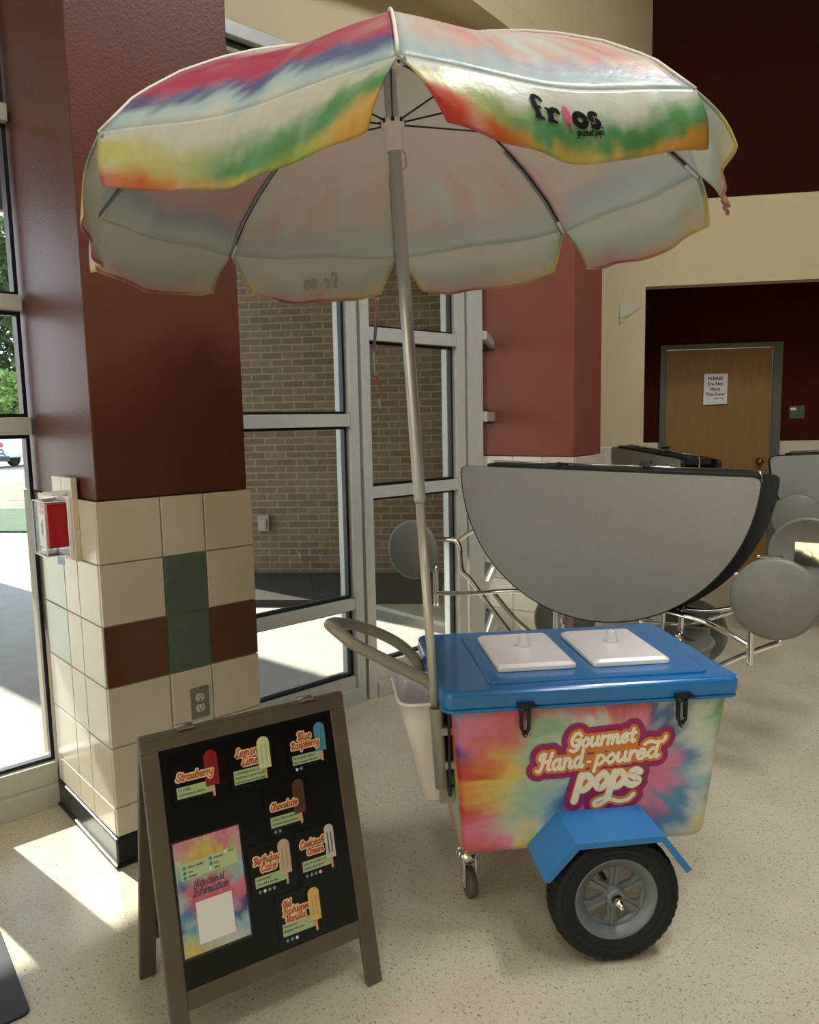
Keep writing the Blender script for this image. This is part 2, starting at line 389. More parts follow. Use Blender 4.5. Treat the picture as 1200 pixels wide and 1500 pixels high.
# outside ground
g = G(); g.add([(-90, -10, -.03), (60, -10, -.03), (60, 90, -.03), (-90, 90, -.03)], [(0, 1, 2, 3)])
struct(g.build('ground', M_conc))
g = G(); g.box(-30, 20, 0, 3.0, -.03, .0)
struct(g.build('ground', M_grass, M=frame((-6, 11.05, 0), 98)), 'green lawn beyond the paved court', 'lawn').name = 'ground_lawn'
g = G(); g.box(-30, 20, 3.0, 9.5, -.03, .0)
struct(g.build('ground_leaf_litter', M_straw, M=frame((-6, 11.05, 0), 98)), 'dry leaf litter beyond the lawn', 'ground')
g = G(); g.box(-60, 40, 36.0, 46, -.03, .02)
struct(g.build('ground_verge', M_grass, M=frame((-6, 11.05, 0), 98)), 'far grass verge before the fence', 'lawn')
g = G(); g.box(-60, 40, 35.7, 36.0, -.03, .15)
struct(g.build('kerb', M_conc, M=frame((-6, 11.05, 0), 98)), 'concrete kerb along the far grass verge', 'kerb')

# pillar: painted shaft over glazed tiles
g = G(); g.box(.012, .556, .012, .80, 1.241, PH)
struct(g.build('wall_pillar', M_maroon, M=PF, bevel=.004))
g = G(); g.box(.006, .562, .006, .80, 0, 1.236)
struct(g.build('wall_pillar_grout', M_grout, M=PF))
g = G(); gp = .0022
zs = [1.241 - .2065 * k for k in range(6)] + [.102]; zs = [1.241, 1.033, .8265, .6195, .4125, .205, .102]
cx = [0, .217, .375, .568]
for r in range(6):
    for c in range(3):
        mi = 0
        if r == 1 and c == 1 or r == 2 and c == 1: mi = 1
        if r == 2 and c in (0, 2): mi = 2
        g.box(cx[c] + gp, cx[c + 1] - gp, 0, .012, zs[r + 1] + gp, zs[r] - gp, mi)
    cy = [.0, .208, .35, .60]
    for c in range(3):
        mi = 3 if (c == 2 and r in (1, 2)) else 0
        y0 = cy[c] + (gp if c else .0125)
        g.box(0, .012, y0, cy[c + 1] - gp, zs[r + 1] + gp, zs[r] - gp, mi)
        g.box(.556, .568, y0, cy[c + 1] - gp, zs[r + 1] + gp, zs[r] - gp, 0)
struct(g.build('wall_pillar_tiles', [M_tile, M_tile_g, M_tile_b, M_tile_gp], M=PF, bevel=.0025))
g = G(); g.box(-.008, .576, -.008, .60, 0, .102); g.box(-.016, .584, -.016, .60, 0, .014)
struct(g.build('baseboard_pillar', M_black_rubber, M=PF, bevel=.006))

# column beside the folded table, rotated like the soffit
CF = frame((1.035, 4.718, 0), 125.9)        # x toward viewer-right end is +; left face runs to -x
g = G(); g.box(-.62, 0, 0, .45, 1.241, PH)
struct(g.build('wall_column', mat('maroon_window_lit', '#854d40', .6, spec=.2, noise_amt=.04, nscale=6), M=CF, bevel=.004))  # lighter copy of the maroon, window light put into its colour
g = G(); g.box(-.632, .012, -.012, .45, .0, 1.236)
struct(g.build('wall_column_grout', M_grout, M=CF))
g = G()
for r in range(6):
    z1 = 1.241 - .2065 * r; z0 = z1 - .2065
    for c in range(3): g.box(-.632 + c * .215 + gp, -.632 + (c + 1) * .215 - gp, -.022, -.012, z0 + gp, z1 - gp)
    for c in range(2): g.box(.012, .022, -.012 + c * .23, -.012 + (c + 1) * .23 - .004, z0 + gp, z1 - gp)
struct(g.build('wall_column_tiles', M_tile, M=CF, bevel=.002))

# back wall with the door recess
BF = frame((1.592, 6.141, 0), 99)           # x to the right along the wall, y away
g = G(); g.box(-.6, .313, 0, .25, 1.241, 3.143); g.box(.313, 4.5, 0, .14, 2.502, 3.143)
g.box(-.6, .30, 0, .25, 3.143, 5.4)
struct(g.build('wall_back', M_cream, M=BF))
g = G(); g.box(-.60, -.32, .44, 1.18, 0, PH); g.box(-.60, -.46, 1.18, 1.52, 0, PH)
struct(g.build('wall_behind_column', M_cream, M=CF))
g = G(); g.box(.30, 6.0, 0, .25, 3.143, 5.4)
struct(g.build('wall_back_upper', mat('dark_brown_upper_wall', '#33150b', .9, spec=.08), M=BF))  # darker base than the recess maroon
g = G(); g.box(.1, 4.5, .14, 1.2, 3.0, 3.1)
struct(g.build('ceiling_recess', M_cream, M=BF))
g = G(); g.box(-.6, .313, -.008, .25, 0, 1.241)
struct(g.build('wall_back_wainscot', M_tile, M=BF, bevel=.003))
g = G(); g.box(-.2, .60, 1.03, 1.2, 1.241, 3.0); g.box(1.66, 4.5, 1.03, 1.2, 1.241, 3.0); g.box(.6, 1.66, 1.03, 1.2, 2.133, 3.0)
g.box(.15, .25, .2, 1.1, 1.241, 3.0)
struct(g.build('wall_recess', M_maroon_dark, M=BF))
g = G(); g.box(-.2, .60, 1.02, 1.2, 0, 1.241); g.box(1.66, 4.5, 1.02, 1.2, 0, 1.241)
struct(g.build('wall_recess_wainscot', M_tile, M=BF, bevel=.003))
# door in the recess
M_doorwood = mat('oak_door_veneer', '#8d6936', .45, noise_amt=.1, nscale=4, stretch=(6, 6, 1))
M_dframe = mat('olive_door_frame', '#5d5d4c', .5)
dr = thing('door_1', 'tan wooden door with olive metal frame in the dark recess', 'door', BF @ Matrix.Translation((.6, 1.02, 0))); dr['kind'] = 'structure'
g = G(); g.box(0, .055, -.03, .1, 0, 2.133); g.box(.985, 1.06, -.03, .1, 0, 2.133); g.box(.055, .985, -.03, .1, 2.092, 2.133)
g.build('door_frame', M_dframe, dr, bevel=.003)
g = G(); g.box(.062, .978, .0, .045, .01, 2.085); g.build('door_panel', M_doorwood, dr, bevel=.002)
g = G(); g.lathe([(.03, 0), (.03, .006), (.011, .01), (.011, .04), (.026, .048), (.028, .06), (.02, .07), (0, .072)], 20, Matrix.Translation((.89, 0, 1.056)) @ Matrix.Rotation(rad(90), 4, 'X'))
g.build('door_handle', mat('brass', '#8a6a35', .35, metal=1), dr)
nf = BF @ Matrix.Translation((1.09, 1.0, 1.583)) @ Matrix.Rotation(rad(90), 4, 'X')
nt_ = thing('paper_notice', 'white paper notice taped to the tan wooden door', 'notice', nf)
g = G(); g.prism([(-.105, 0), (.103, .004), (.105, .277), (-.10, .28)], .0, .001); g.build('paper', M_white, nt_)
g = G()
for i, (s_, tx) in enumerate(((.042, 'PLEASE'), (.04, 'Do Not'), (.04, 'Block'), (.04, 'This Door'))): font(g, tx, 0, .222 - .047 * i, s_, .0016, align='CENTER', bold=.0012)
font(g, 'Thank You!', .03, .048, .02, .0016, align='CENTER', bold=.0006)
g.build('lettering', M_inkp, nt_)
sw = thing('switch_plate', 'small green wall plate with a pale switch right of the door', 'switch', BF @ Matrix.Translation((1.80, 1.03, 1.44)) @ Matrix.Rotation(rad(90), 4, 'X'))
g = G(); g.box(-.06, .07, 0, .115, 0, .012); g.build('plate', mat('green_plate', '#4a5a44', .5), sw, bevel=.003)
g = G(); g.box(-.055, -.005, .075, .10, .012, .022); g.build('switch', M_white, sw, bevel=.002)
# torn paper on cream wall
tp = G()
for k, (poly, z) in enumerate(((([0, 0], [.02, .01], [.165, .115], [.175, .16], [.15, .15], [0, .145]), .004), (([0, -.015], [.03, .005], [.02, .03], [0, .02]), .012))):
    tp.prism(poly, z, z + .0015)
tp.prism([(.0, .03), (.09, .055), (.085, .14), (.0, .14)], .010, .0115)
tag(tp.build('torn_paper', mat('glossy_torn_paper', '#c9c2ad', .15), M=BF @ Matrix.Translation((.115, -.002, 2.235)) @ Matrix.Rotation(rad(90), 4, 'X')), 'torn scrap of shiny paper stuck on the cream wall', 'paper scrap')

# bulkhead and soffit above the windows, ceiling of the hall
P0 = Vector((.378, 4.173 - .0, 0)); e0 = Vector((.378, 4.173, 0)); e1 = Vector((1.92, 6.09, 0)); ed = (e1 - e0).normalized()
A = e0 - ed * 9.0; B = e1 + ed * .02; nrm = Vector((-ed.y, ed.x, 0))
g = G(); g.prism([(A.x, A.y), (B.x, B.y), (B.x + nrm.x * .9, B.y + nrm.y * .9), (e0.x + nrm.x * 1.2, e0.y + nrm.y * 1.2), (A.x + nrm.x * 3.6, A.y + nrm.y * 3.6)], PH, PH + .12)
struct(g.build('ceiling_soffit', M_cream))
g = G(); g.prism([(A.x, A.y), (B.x, B.y), (B.x + nrm.x * .12, B.y + nrm.y * .12), (A.x + nrm.x * .12, A.y + nrm.y * .12)], PH + .121, 5.4)
struct(g.build('wall_bulkhead', M_cream))
g = G(); g.prism([(A.x, A.y), (B.x + 1, B.y + 1), (9, 6), (9, -6.5), (A.x + 1, -6.5)], 5.4, 5.5)
struct(g.build('ceiling', M_cream))
g = G(); g.box(-9.0, .0, .60, .74, 3.2, PH + .2); g.box(0.0, 2.49, .60, .74, 3.2, PH + .2)
struct(g.build('wall_window_head', M_cream, M=PF))
g = G(); g.box(0, .15, 0, 13.5, 0, 5.4)
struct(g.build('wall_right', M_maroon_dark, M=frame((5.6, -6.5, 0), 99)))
g = G(); g.box(-9, 8, -.2, 0, 0, 5.4)
struct(g.build('wall_rear', M_cream, M=frame((0, -6.5, 0), 90)))
for i, (lx, ly, lp) in enumerate(HALL_LIGHTS):
    ld = bpy.data.lights.new('hall_light', 'AREA'); ld.shape = 'RECTANGLE'; ld.size = .6; ld.size_y = 1.2; ld.energy = lp; ld.color = (.96, .98, 1.0)
    lo = bpy.data.objects.new('hall_light', ld); COL.objects.link(lo); lo.location = (lx, ly, 5.35)

# ------------------------------------------------------------------ windows
def window(name, M, x0, x1, verts, trans, sill=.17, top=3.14, label=None, fw=.03):
    """aluminium storefront frame between x0 and x1; verts: list of (xa, xb) mullions; trans: list of (za, zb)"""
    w = thing(name, label, 'window', M); w['kind'] = 'structure'
    g = G(); y0, y1 = .60, .73
    for a, b in verts: g.box(a, b, y0, y1, 0, 3.2)
    xs = sorted([x0, x1] + [v for p in verts for v in p]); bays = []
    edges = [x0] + [v for p in verts for v in p] + [x1]
    for i in range(0, len(edges), 2):
        if edges[i + 1] - edges[i] > .05: bays.append((edges[i], edges[i + 1]))
    for a, b in bays:
        g.box(a, b, y0 - .012, y1, 0, .085); g.box(a, b, y0 + .012, y1, .085, sill - .02); g.box(a, b, y0, y1, top, 3.2)
        for za, zb in trans: g.box(a, b, y0 + .004, y1 - .004, za, zb)
    g.build('window_frame', M_alu, w, bevel=.002)
    # gaskets and panes
    gk = G(); zsx = [sill - .02] + [z for t in trans for z in t] + [top]
    for a, b in bays:
        for i in range(0, len(zsx), 2):
            z0, z1 = zsx[i], zsx[i + 1]; t = .014; yy0, yy1 = .640, .672
            gk.box(a, a + t, yy0, yy1, z0, z1); gk.box(b - t, b, yy0, yy1, z0, z1)
            gk.box(a + t, b - t, yy0, yy1, z0, z0 + t); gk.box(a + t, b - t, yy0, yy1, z1 - t, z1)
            p = G(); p.box(a + .006, b - .006, .653, .659, z0 + .006, z1 - .006); p.build('pane', M_glass, w)
    gk.build('gasket', M_gasket, w)
    return w
window('window_1', PF, -9.0, -.0, [(-9.0, -8.9), (-7.2, -7.06), (-5.4, -5.26), (-3.6, -3.46), (-1.80, -1.62), (-.466, -.286)], [(1.455, 1.52), (1.908, 1.965), (2.57, 2.63)], .19, 3.14, 'tall aluminium storefront window left of the maroon pillar')
window('window_2', PF, .568, 1.50, [(1.50, 1.555)], [(.508, .564), (1.459, 1.522)], .165, 3.14, 'aluminium storefront window right of the maroon pillar')
window('window_3', PF, 1.575, 2.49, [(1.575, 1.635), (2.275, 2.34), (2.36, 2.49)], [(1.08, 1.14), (1.897, 1.965)], .20, 3.14, 'narrow window section behind the umbrella pole')
window('window_4', frame((.42, 4.52, 0), 11.4) @ Matrix.Translation((0, -.66, 0)), .0, .60, [], [(.45, .5), (1.47, 1.53), (1.95, 2.0)], .2, 3.14, 'last narrow window beside the maroon column')

# ------------------------------------------------------------------ outside: brick wing, unseen shade-casting pier, canopy, trees, fence, van
XF = frame((-2.4, 7.42, 0), 96)
g = G(); g.box(0, 3.85, 0, .5, -.03, 6.5)
struct(g.build('wall_brick', M_brick, M=XF))
g = G(); g.box(.75, 2.75, -1.15, -.0, -.03, .03)
struct(g.build('ground_mulch', M_mulch, M=XF), 'dark mulch bed along the brick wall', 'mulch bed')
g = G(); g.box(.0, .11, 0, .06, 0, .16); g.box(.02, .09, -.02, 0, .02, .12)
tag(g.build('outlet_box', mat('grey_outlet_box', '#9c948a', .5), M=XF @ Matrix.Translation((.93, -.06, .45)), bevel=.006), 'small grey outlet box low on the brick wall outside', 'outlet box')
nn = Vector((.643, .766, 0)); sd = Vector((-.766, .643, 0)); pc = nn * 2.36 + sd * 9.2
g = G(); g.box(-.65, .65, -.65, .65, -.03, 6.0)
struct(g.build('wall_unseen_pier', M_brick, M=frame(pc, 40)))  # unseen pier, sized and placed to cast the shade strip on the paving
cp = thing('canopy', 'grey corrugated metal canopy roof over the outside walk', 'canopy', PF @ Matrix.Translation((0, 0, 3.1))); cp['kind'] = 'structure'
g = G()
n = 46; prof = []
for i in range(n):
    y = .78 + i * .068; prof += [(y, .28), (y + .026, .28), (y + .034, .31), (y + .06, .31)]
vs = []; 
for x in (-12, 4.6):
    for (y, z) in prof: vs.append((x, y, z))
m_ = len(prof)
g.add(vs, [(i, i + 1, m_ + i + 1, m_ + i) for i in range(m_ - 1)])
g.box(-12, 4.6, .78, 3.93, .325, .36)
g.build('roof_deck', M_deck, cp)
for y in (1.35, 3.86):
    g = G(); g.box(-12, 4.6, y, y + .08, .0 if y > 2 else .12, .28); g.build('beam', M_beam, cp)
for x in (-5.6, -2.3, .95):
    g = G(); g.box(x, x + .08, .78, 3.9, .10, .28); g.build('cross_beam', M_beam, cp)

def tree(name, x, y, h, r, label, leaf, n=1500, cy=.62, size=.32):
    t = thing(name, label, 'tree', Matrix.Translation((x, y, 0)), 'trees beyond the fence')
    g = G(); g.tube(smoothpts([(0, 0, -.05), (.1, .05, h * .25), (-.1, 0, h * .5), (0, .1, h * .75)], 4), [.28, .27, .26, .25, .24, .22, .2, .18, .16, .14, .12, .1, .08], 8)
    for k in range(5):
        a = k * 1.3; g.tube([(0, 0, h * .4), (math.cos(a) * r * .5, math.sin(a) * r * .5, h * .6), (math.cos(a) * r * .7, math.sin(a) * r * .7, h * .72)], [.12, .07, .03], 6)
    g.build('trunk', M_bark, t)
    g = G()
    for i in range(n):
        while True:
            p = Vector((random.uniform(-1, 1), random.uniform(-1, 1), random.uniform(-1, 1)))
            if p.length < 1 and p.length > .45 + .4 * noise.noise(p * 2.3 + Vector((x, y, 0))): break
        c = Vector((p.x * r, p.y * r, h * cy + p.z * h * (1 - cy)))
        a = random.random() * 6.28; ax = Vector((random.uniform(-1, 1), random.uniform(-1, 1), random.uniform(-1, 1))).normalized()
        Mr = Matrix.Rotation(a, 3, ax); s = size * random.uniform(.6, 1.2)
        g.add([c + Mr @ Vector(q) * s for q in ((-1, 0, 0), (-.4, -.45, .1), (.5, -.35, .1), (1, 0, 0), (.4, .45, -.1), (-.5, .4, .1))], [(0, 1, 2, 3, 4, 5)])
    g.build('foliage', leaf, t)
tree('leafy_tree', -31, 61, 18, 5, 'tall dark leafy tree seen through the upper left window', M_leafm, 5200, .52, .42)
tree('leafy_tree', -21, 61, 15, 4.4, 'leafy tree partly hidden behind the maroon pillar', M_leafm, 2600, .55, .4)
tree('leafy_tree', -41, 56, 9, 4, 'lower bright green tree beside the fence', M_leafl, 2400, .5, .3)
tree('bushy_tree', -27.2, 52.6, 5.6, 3.1, 'low light green bushy tree just above the fence', M_leafl, 2600, .52, .26)

fn = thing('wooden_fence', 'brown wooden board fence at the far side of the road', 'fence', frame((-26.5, 47.6, 0), 98))
g = G(); x = -22
while x < 16: g.box(x, x + .24, 0, .03, .02, 2.4 + random.uniform(-.02, .02)); x += .25
g.build('boards', M_fence, fn)
g = G(); g.box(-22, 16, .03, .08, .5, .6); g.box(-22, 16, .03, .08, 1.8, 1.9); g.build('rails', M_fence, fn)

# white delivery van, rear toward the window
VF = frame((-16.25, 30.6, 0), 98)
van = thing('delivery_van', 'white van parked outside, seen through the left window', 'van', VF)
M_vanw = mat('white_van_paint', '#dfe8f2', .35); M_vang = mat('van_dark_glass', '#202a33', .12); M_red = mat('red_lamp', '#b53a34', .3); M_bluep = mat('navy_decal', '#27364f', .4)
g = G(); g.box(-2.1, 0, 0, 4.9, .38, 2.0); g.box(-2.05, -.05, 4.9, 5.8, .38, 1.3); g.build('body', M_vanw, van, bevel=.08)
for x in (-1.75, -.55):
    for z in (1.5,):
        g = G(); g.box(x - .3, x + .22, -.02, 0, 1.15, 1.72); g.build('rear_window', M_vang, van, bevel=.03)
g = G(); g.box(-2.15, .05, -.18, .05, .25, .46); g.build('bumper', mat('dark_bumper', '#3a434a', .5), van, bevel=.03)
for x in (-1.85, -.35):
    for y in (.8, 4.4):
        g = G(); g.lathe([(.0, -.12), (.2, -.12), (.33, -.1), (.36, 0), (.33, .1), (.2, .12), (0, .12)], 24, Matrix.Translation((x, y, .36)) @ Matrix.Rotation(rad(90), 4, 'Y')); g.build('wheel', M_rubber, van)
for (x, z, mm, r) in ((-.62, .92, M_red, .1), (-.3, .92, mat('pink_decal', '#b06a72', .4), .1), (-.62, .62, M_bluep, .08)):
    g = G(); g.lathe([(r, 0), (r, .02), (r * .6, .03), (0, .03)], 20, Matrix.Translation((x, -.0, z)) @ Matrix.Rotation(rad(90), 4, 'X')); g.build('round_decal', mm, van)
g = G(); g.tube([(-.3 + .09 * math.cos(a / 12 * 6.283), -.015, .64 + .09 * math.sin(a / 12 * 6.283)) for a in range(12)], .02, 6, closed=True); g.tube([(-.24, -.015, .58), (-.12, -.015, .50)], .02, 6); g.build('ring_decal', M_bluep, van)
g = G(); g.box(-1.5, -.98, -.02, 0, .54, .80); g.build('licence_plate_recess', M_bluep, van, bevel=.02)
g = G(); g.box(-1.42, -1.06, -.03, -.02, .61, .71); g.build('licence_plate', M_white, van)

# ------------------------------------------------------------------ tie-dye pigments
def mixc(a, b, t): t = max(0, min(1, t)); return tuple(x + (y - x) * t for x, y in zip(a, b))
PAL = {k: lin(v) for k, v in dict(T='#4f9fb4', P='#dc7f9c', C='#d9686c', R='#c9373c', O='#dc8040', Y='#e3cd6c', M='#a9ccae', G='#6aa860',
       B='#2f7fb8', L='#a6cad6', W='#d5d8cc', U='#4a3f85', K='#e7aac0', D='#214f96', E='#2f8a4a', Q='#c8c490').items()}
DYE = .80
def grid_color(rows, s, t, seed, warp=.05, ripple=.03, cx=.62, cy=.5):
    nr, nc = len(rows), len(rows[0])
    dx, dy = s - cx, (t - cy) * .55; r = math.hypot(dx, dy) + 1e-4; a = math.atan2(dy, dx)
    k = warp * fbm(s * 4, t * 3, seed) + ripple * 2.2 * fbm(a * 7, r * 2.5, seed + 3, 5) + .012 * fbm(a * 30, r * 6, seed + 9)
    x = (s + dx / r * k + warp * .5 * fbm(s * 9, t * 6, seed + 4)) * (nc - 1); y = (t + dy / r * k * 1.8 + warp * .5 * fbm(s * 9 + 5, t * 6, seed + 6)) * (nr - 1)
    i0, j0 = int(math.floor(x)), int(math.floor(y)); acc = [0, 0, 0]; W_ = 0
    for j in range(j0 - 1, j0 + 3):
        for i in range(i0 - 1, i0 + 3):
            ii = min(nc - 1, max(0, i)); jj = min(nr - 1, max(0, j))
            px = i + .35 * math.sin(ii * 12.9 + jj * 78.2); py = j + .35 * math.sin(ii * 39.3 + jj * 11.1)
            w = math.exp(-((x - px) ** 2 + (y - py) ** 2) / .42); c = PAL[rows[jj][ii]]; W_ += w
            for q in range(3): acc[q] += c[q] * w * DYE
    c = [v / W_ for v in acc]; m = 1 + .10 * fbm(s * 30, t * 30, seed + 11)
    return tuple(max(0, min(1, v * m)) for v in c)
FRONT = ['TTCPCPCPPRPTWMGY', 'TPPCCMMPCRCDWWGY', 'UPPCMGMWWPPTDWMG', 'UPCOMMWWWPKPTWWG', 'RROYMMWKPPPKPBWM', 'ROYYMWLPPPPPPTWW', 'ROYMMMBPPPPPPLTW', 'RRYMMLDPPPPPTBWG', 'CPPMYWTPPPPBBWMY', 'PCPWYMLLWWTBLWYQ', 'RCCPYOMMWWWLWQYO']
SIDE = ['URRP', 'RROC', 'ORRO', 'YOCR', 'YYOO', 'YGYY', 'GMGM', 'MGMG', 'GEGM', 'EYOY', 'OYRO']

# ------------------------------------------------------------------ ice pop cart
CFm = frame((.53, 1.923, 0), 84)            # x along the cart, y away from the viewer, origin under the near wheel
cart = thing('ice_pop_cart', 'tie-dye push cart with blue lid on a black-tyred wheel', 'cart', CFm)
def cart_body():
    g = G(); NZ = 84; cols = []; vs = []
    z0, z1 = .247, .70; v0, v1 = .098, .640
    per = []
    def corner(cx, cy, a0, r, n): return [(cx + r * math.cos(rad(a0 + 90 * k / n)), cy + r * math.sin(rad(a0 + 90 * k / n))) for k in range(n + 1)]
    for j in range(NZ + 1):
        t = j / NZ; z = z0 + (z1 - z0) * t
        x0 = -.392 - .025 * t; x1 = .330 + .060 * t; a = v0 + .012 * (1 - t); b = v1 - .015 * (1 - t)
        e = max(0, 1 - t * (z1 - z0) / .03); ins = .03 * (1 - math.sqrt(max(0, 1 - e * e)))
        x0 += ins; x1 -= ins; a += ins; b -= ins; r = .035
        loop = []
        n1 = 130
        loop += [(x0 + r + (x1 - x0 - 2 * r) * k / n1, a) for k in range(n1)]
        loop += corner(x1 - r, a + r, -90, r, 8)[:-1]
        loop += [(x1, a + r + (b - a - 2 * r) * k / 60) for k in range(60)]
        loop += corner(x1 - r, b - r, 0, r, 8)[:-1]
        loop += [(x1 - r - (x1 - x0 - 2 * r) * k / n1, b) for k in range(n1)]
        loop += corner(x0 + r, b - r, 90, r, 8)[:-1]
        loop += [(x0, b - r - (b - a - 2 * r) * k / 60) for k in range(60)]
        loop += corner(x0 + r, a + r, 180, r, 8)[:-1]
        n = len(loop)
        for k, (x, y) in enumerate(loop):
            vs.append((x, y, z))
            if k < n1 + 6 or k >= n - 5:
                s = (x + .417) / .807; cols.append(grid_color(FRONT, s, 1 - t, 1.3, .035, .022))
            elif k < n1 + 6 + 70: cols.append(grid_color(SIDE, (y - .1) / .54, 1 - t, 4.2))
            elif k < 2 * n1 + 80: cols.append(grid_color(FRONT, 1 - (x + .417) / .807, 1 - t, 8.1))
            else: cols.append(grid_color(SIDE, 1 - (y - .1) / .54, 1 - t, 2.7))
    fs = [(j * n + k, j * n + (k + 1) % n, (j + 1) * n + (k + 1) % n, (j + 1) * n + k) for j in range(NZ) for k in range(n)]
    g.add(vs, fs, 0, True, cols)
    g.f.append(tuple(range(n - 1, -1, -1))); g.m.append(1); g.sm.append(False)
    return g
cart_body().build('body', [attr_mat('tie_dye_wrap', .3, coat=.15), M_white_pl], cart)
# lid
g = G(); g.prism(rrect(-.447, .412, .080, .662, .035, 8), .688, .742); g.build('lid', M_blue, cart, bevel=.014, bseg=4, smooth=False)
g = G(); g.prism(rrect(-.305, .335, .128, .606, .02, 5), .740, .748); g.prism(rrect(-.445, .410, .082, .660, .035, 8), .680, .690)
lidp = g.build('lid_panel', M_blue, cart, bevel=.005, bseg=3)
# two white hatch covers with clear knobs
M_knob = mat('clear_acrylic', '#f2f0f4', .06, coat=.5); M_knob.node_tree.nodes['Principled BSDF'].inputs['Transmission Weight'].default_value = .25
for k, (x0, x1) in enumerate(((-.262, -.028), (.022, .258))):
    g = G(); y0, y1 = .205, .53; p0 = rrect(x0, x1, y0, y1, .012, 4); p1 = rrect(x0 + .012, x1 - .012, y0 + .012, y1 - .012, .010, 4)
    n = len(p0); vs = [(x, y, .749) for x, y in p0] + [(x, y, .761) for x, y in p0] + [(x, y, .769) for x, y in p1]
    fs = [(i, (i + 1) % n, n + (i + 1) % n, n + i) for i in range(n)] + [(n + i, n + (i + 1) % n, 2 * n + (i + 1) % n, 2 * n + i) for i in range(n)] + [tuple(range(2 * n, 3 * n)), tuple(range(n - 1, -1, -1))]
    g.add(vs, fs); hc = g.build('hatch_cover', M_white_pl, cart, bevel=.002)
    g = G(); cxm, cym = (x0 + x1) / 2 + .004, .385
    g.lathe([(.024, .769), (.024, .772), (.020, .776), (.0165, .800), (.011, .807), (0, .809)], 24, Matrix.Translation((cxm, cym, 0)))
    g.build('knob', M_knob, hc)
# latches
for x in (-.217, .233):
    Ml = Matrix.Translation((x, .078, .70)) @ Matrix.Rotation(rad(90), 4, 'X')
    l = G(); l.box(-.024, .024, -.006, .006, -.004, .016); l.box(.010, .030, -.004, .003, .010, .022)
    w0 = [(-.016, -.006), (-.0145, -.070), (-.009, -.080), (.009, -.080), (.0145, -.070), (.016, -.006)]
    l.prism([w0[0], w0[1], w0[2], (-.004, -.078), (-.006, -.062), (-.006, -.02)], -.008, .004)
    l.prism([(.006, -.02), (.006, -.062), (.004, -.078), w0[3], w0[4], w0[5]], -.008, .004)
    l.prism([(-.006, -.006), (-.006, -.02), (.006, -.02), (.006, -.006)][::1], -.008, .005)
    l.prism([(-.009, -.078), (-.006, -.092), (0, -.097), (.006, -.092), (.009, -.078)], -.010, .002)
    lt = l.build('latch', M_black, cart, Ml, bevel=.0012)
    for (bx, by) in ((-.010, -.012), (0, -.066), (0, -.088)):
        q = G(); q.lathe([(.0028, .002), (.0028, .0065), (.001, .008)], 10, Matrix.Translation((bx, by, 0))); q.build('rivet', M_steel, lt)
# fender
def fender(y0, y1, yin):
    g = G(); pl = [(-.205, .272), (-.118, .366), (.126, .369), (.203, .268)]; th = .004
    def off(p, d): return [(x * (1 + d * 1.2), z + d) for x, z in p]
    out = pl; inn = [(-.200, .269), (-.1155, .361), (.1235, .364), (.198, .266)]
    lip = [(-.190, .262), (-.108, .350), (.116, .353), (.188, .258)]
    vs = []
    for y in (y0, y1):
        vs += [(x, y, z) for x, z in out] + [(x, y, z) for x, z in inn]
    fs = []
    for i in range(3): fs += [(i, i + 1, 9 + i, 8 + i), (4 + i, 12 + i, 13 + i, 5 + i), (i, 4 + i, 5 + i, i + 1), (8 + i, 9 + i, 13 + i, 12 + i)]
    fs += [(0, 8, 12, 4), (3, 7, 15, 11)]; g.add(vs, fs)
    vs = [(x, y0 - .0002, z) for x, z in inn] + [(x, y0 - .0002, z) for x, z in lip] + [(x, y0 + .003, z) for x, z in inn] + [(x, y0 + .003, z) for x, z in lip]
    fs = []
    for i in range(3): fs += [(i, 4 + i, 5 + i, i + 1), (8 + i, 9 + i, 13 + i, 12 + i), (4 + i, 12 + i, 13 + i, 5 + i)]
    g.add(vs, fs)
    return g
fender(-.062, .112, .112).build('fender', M_blue2, cart)
f2 = fender(-.062, .112, .112); f2.build('fender', M_blue2, cart, Matrix.Translation((0, .745, 0)) @ Matrix.Scale(-1, 4, (0, 1, 0)))
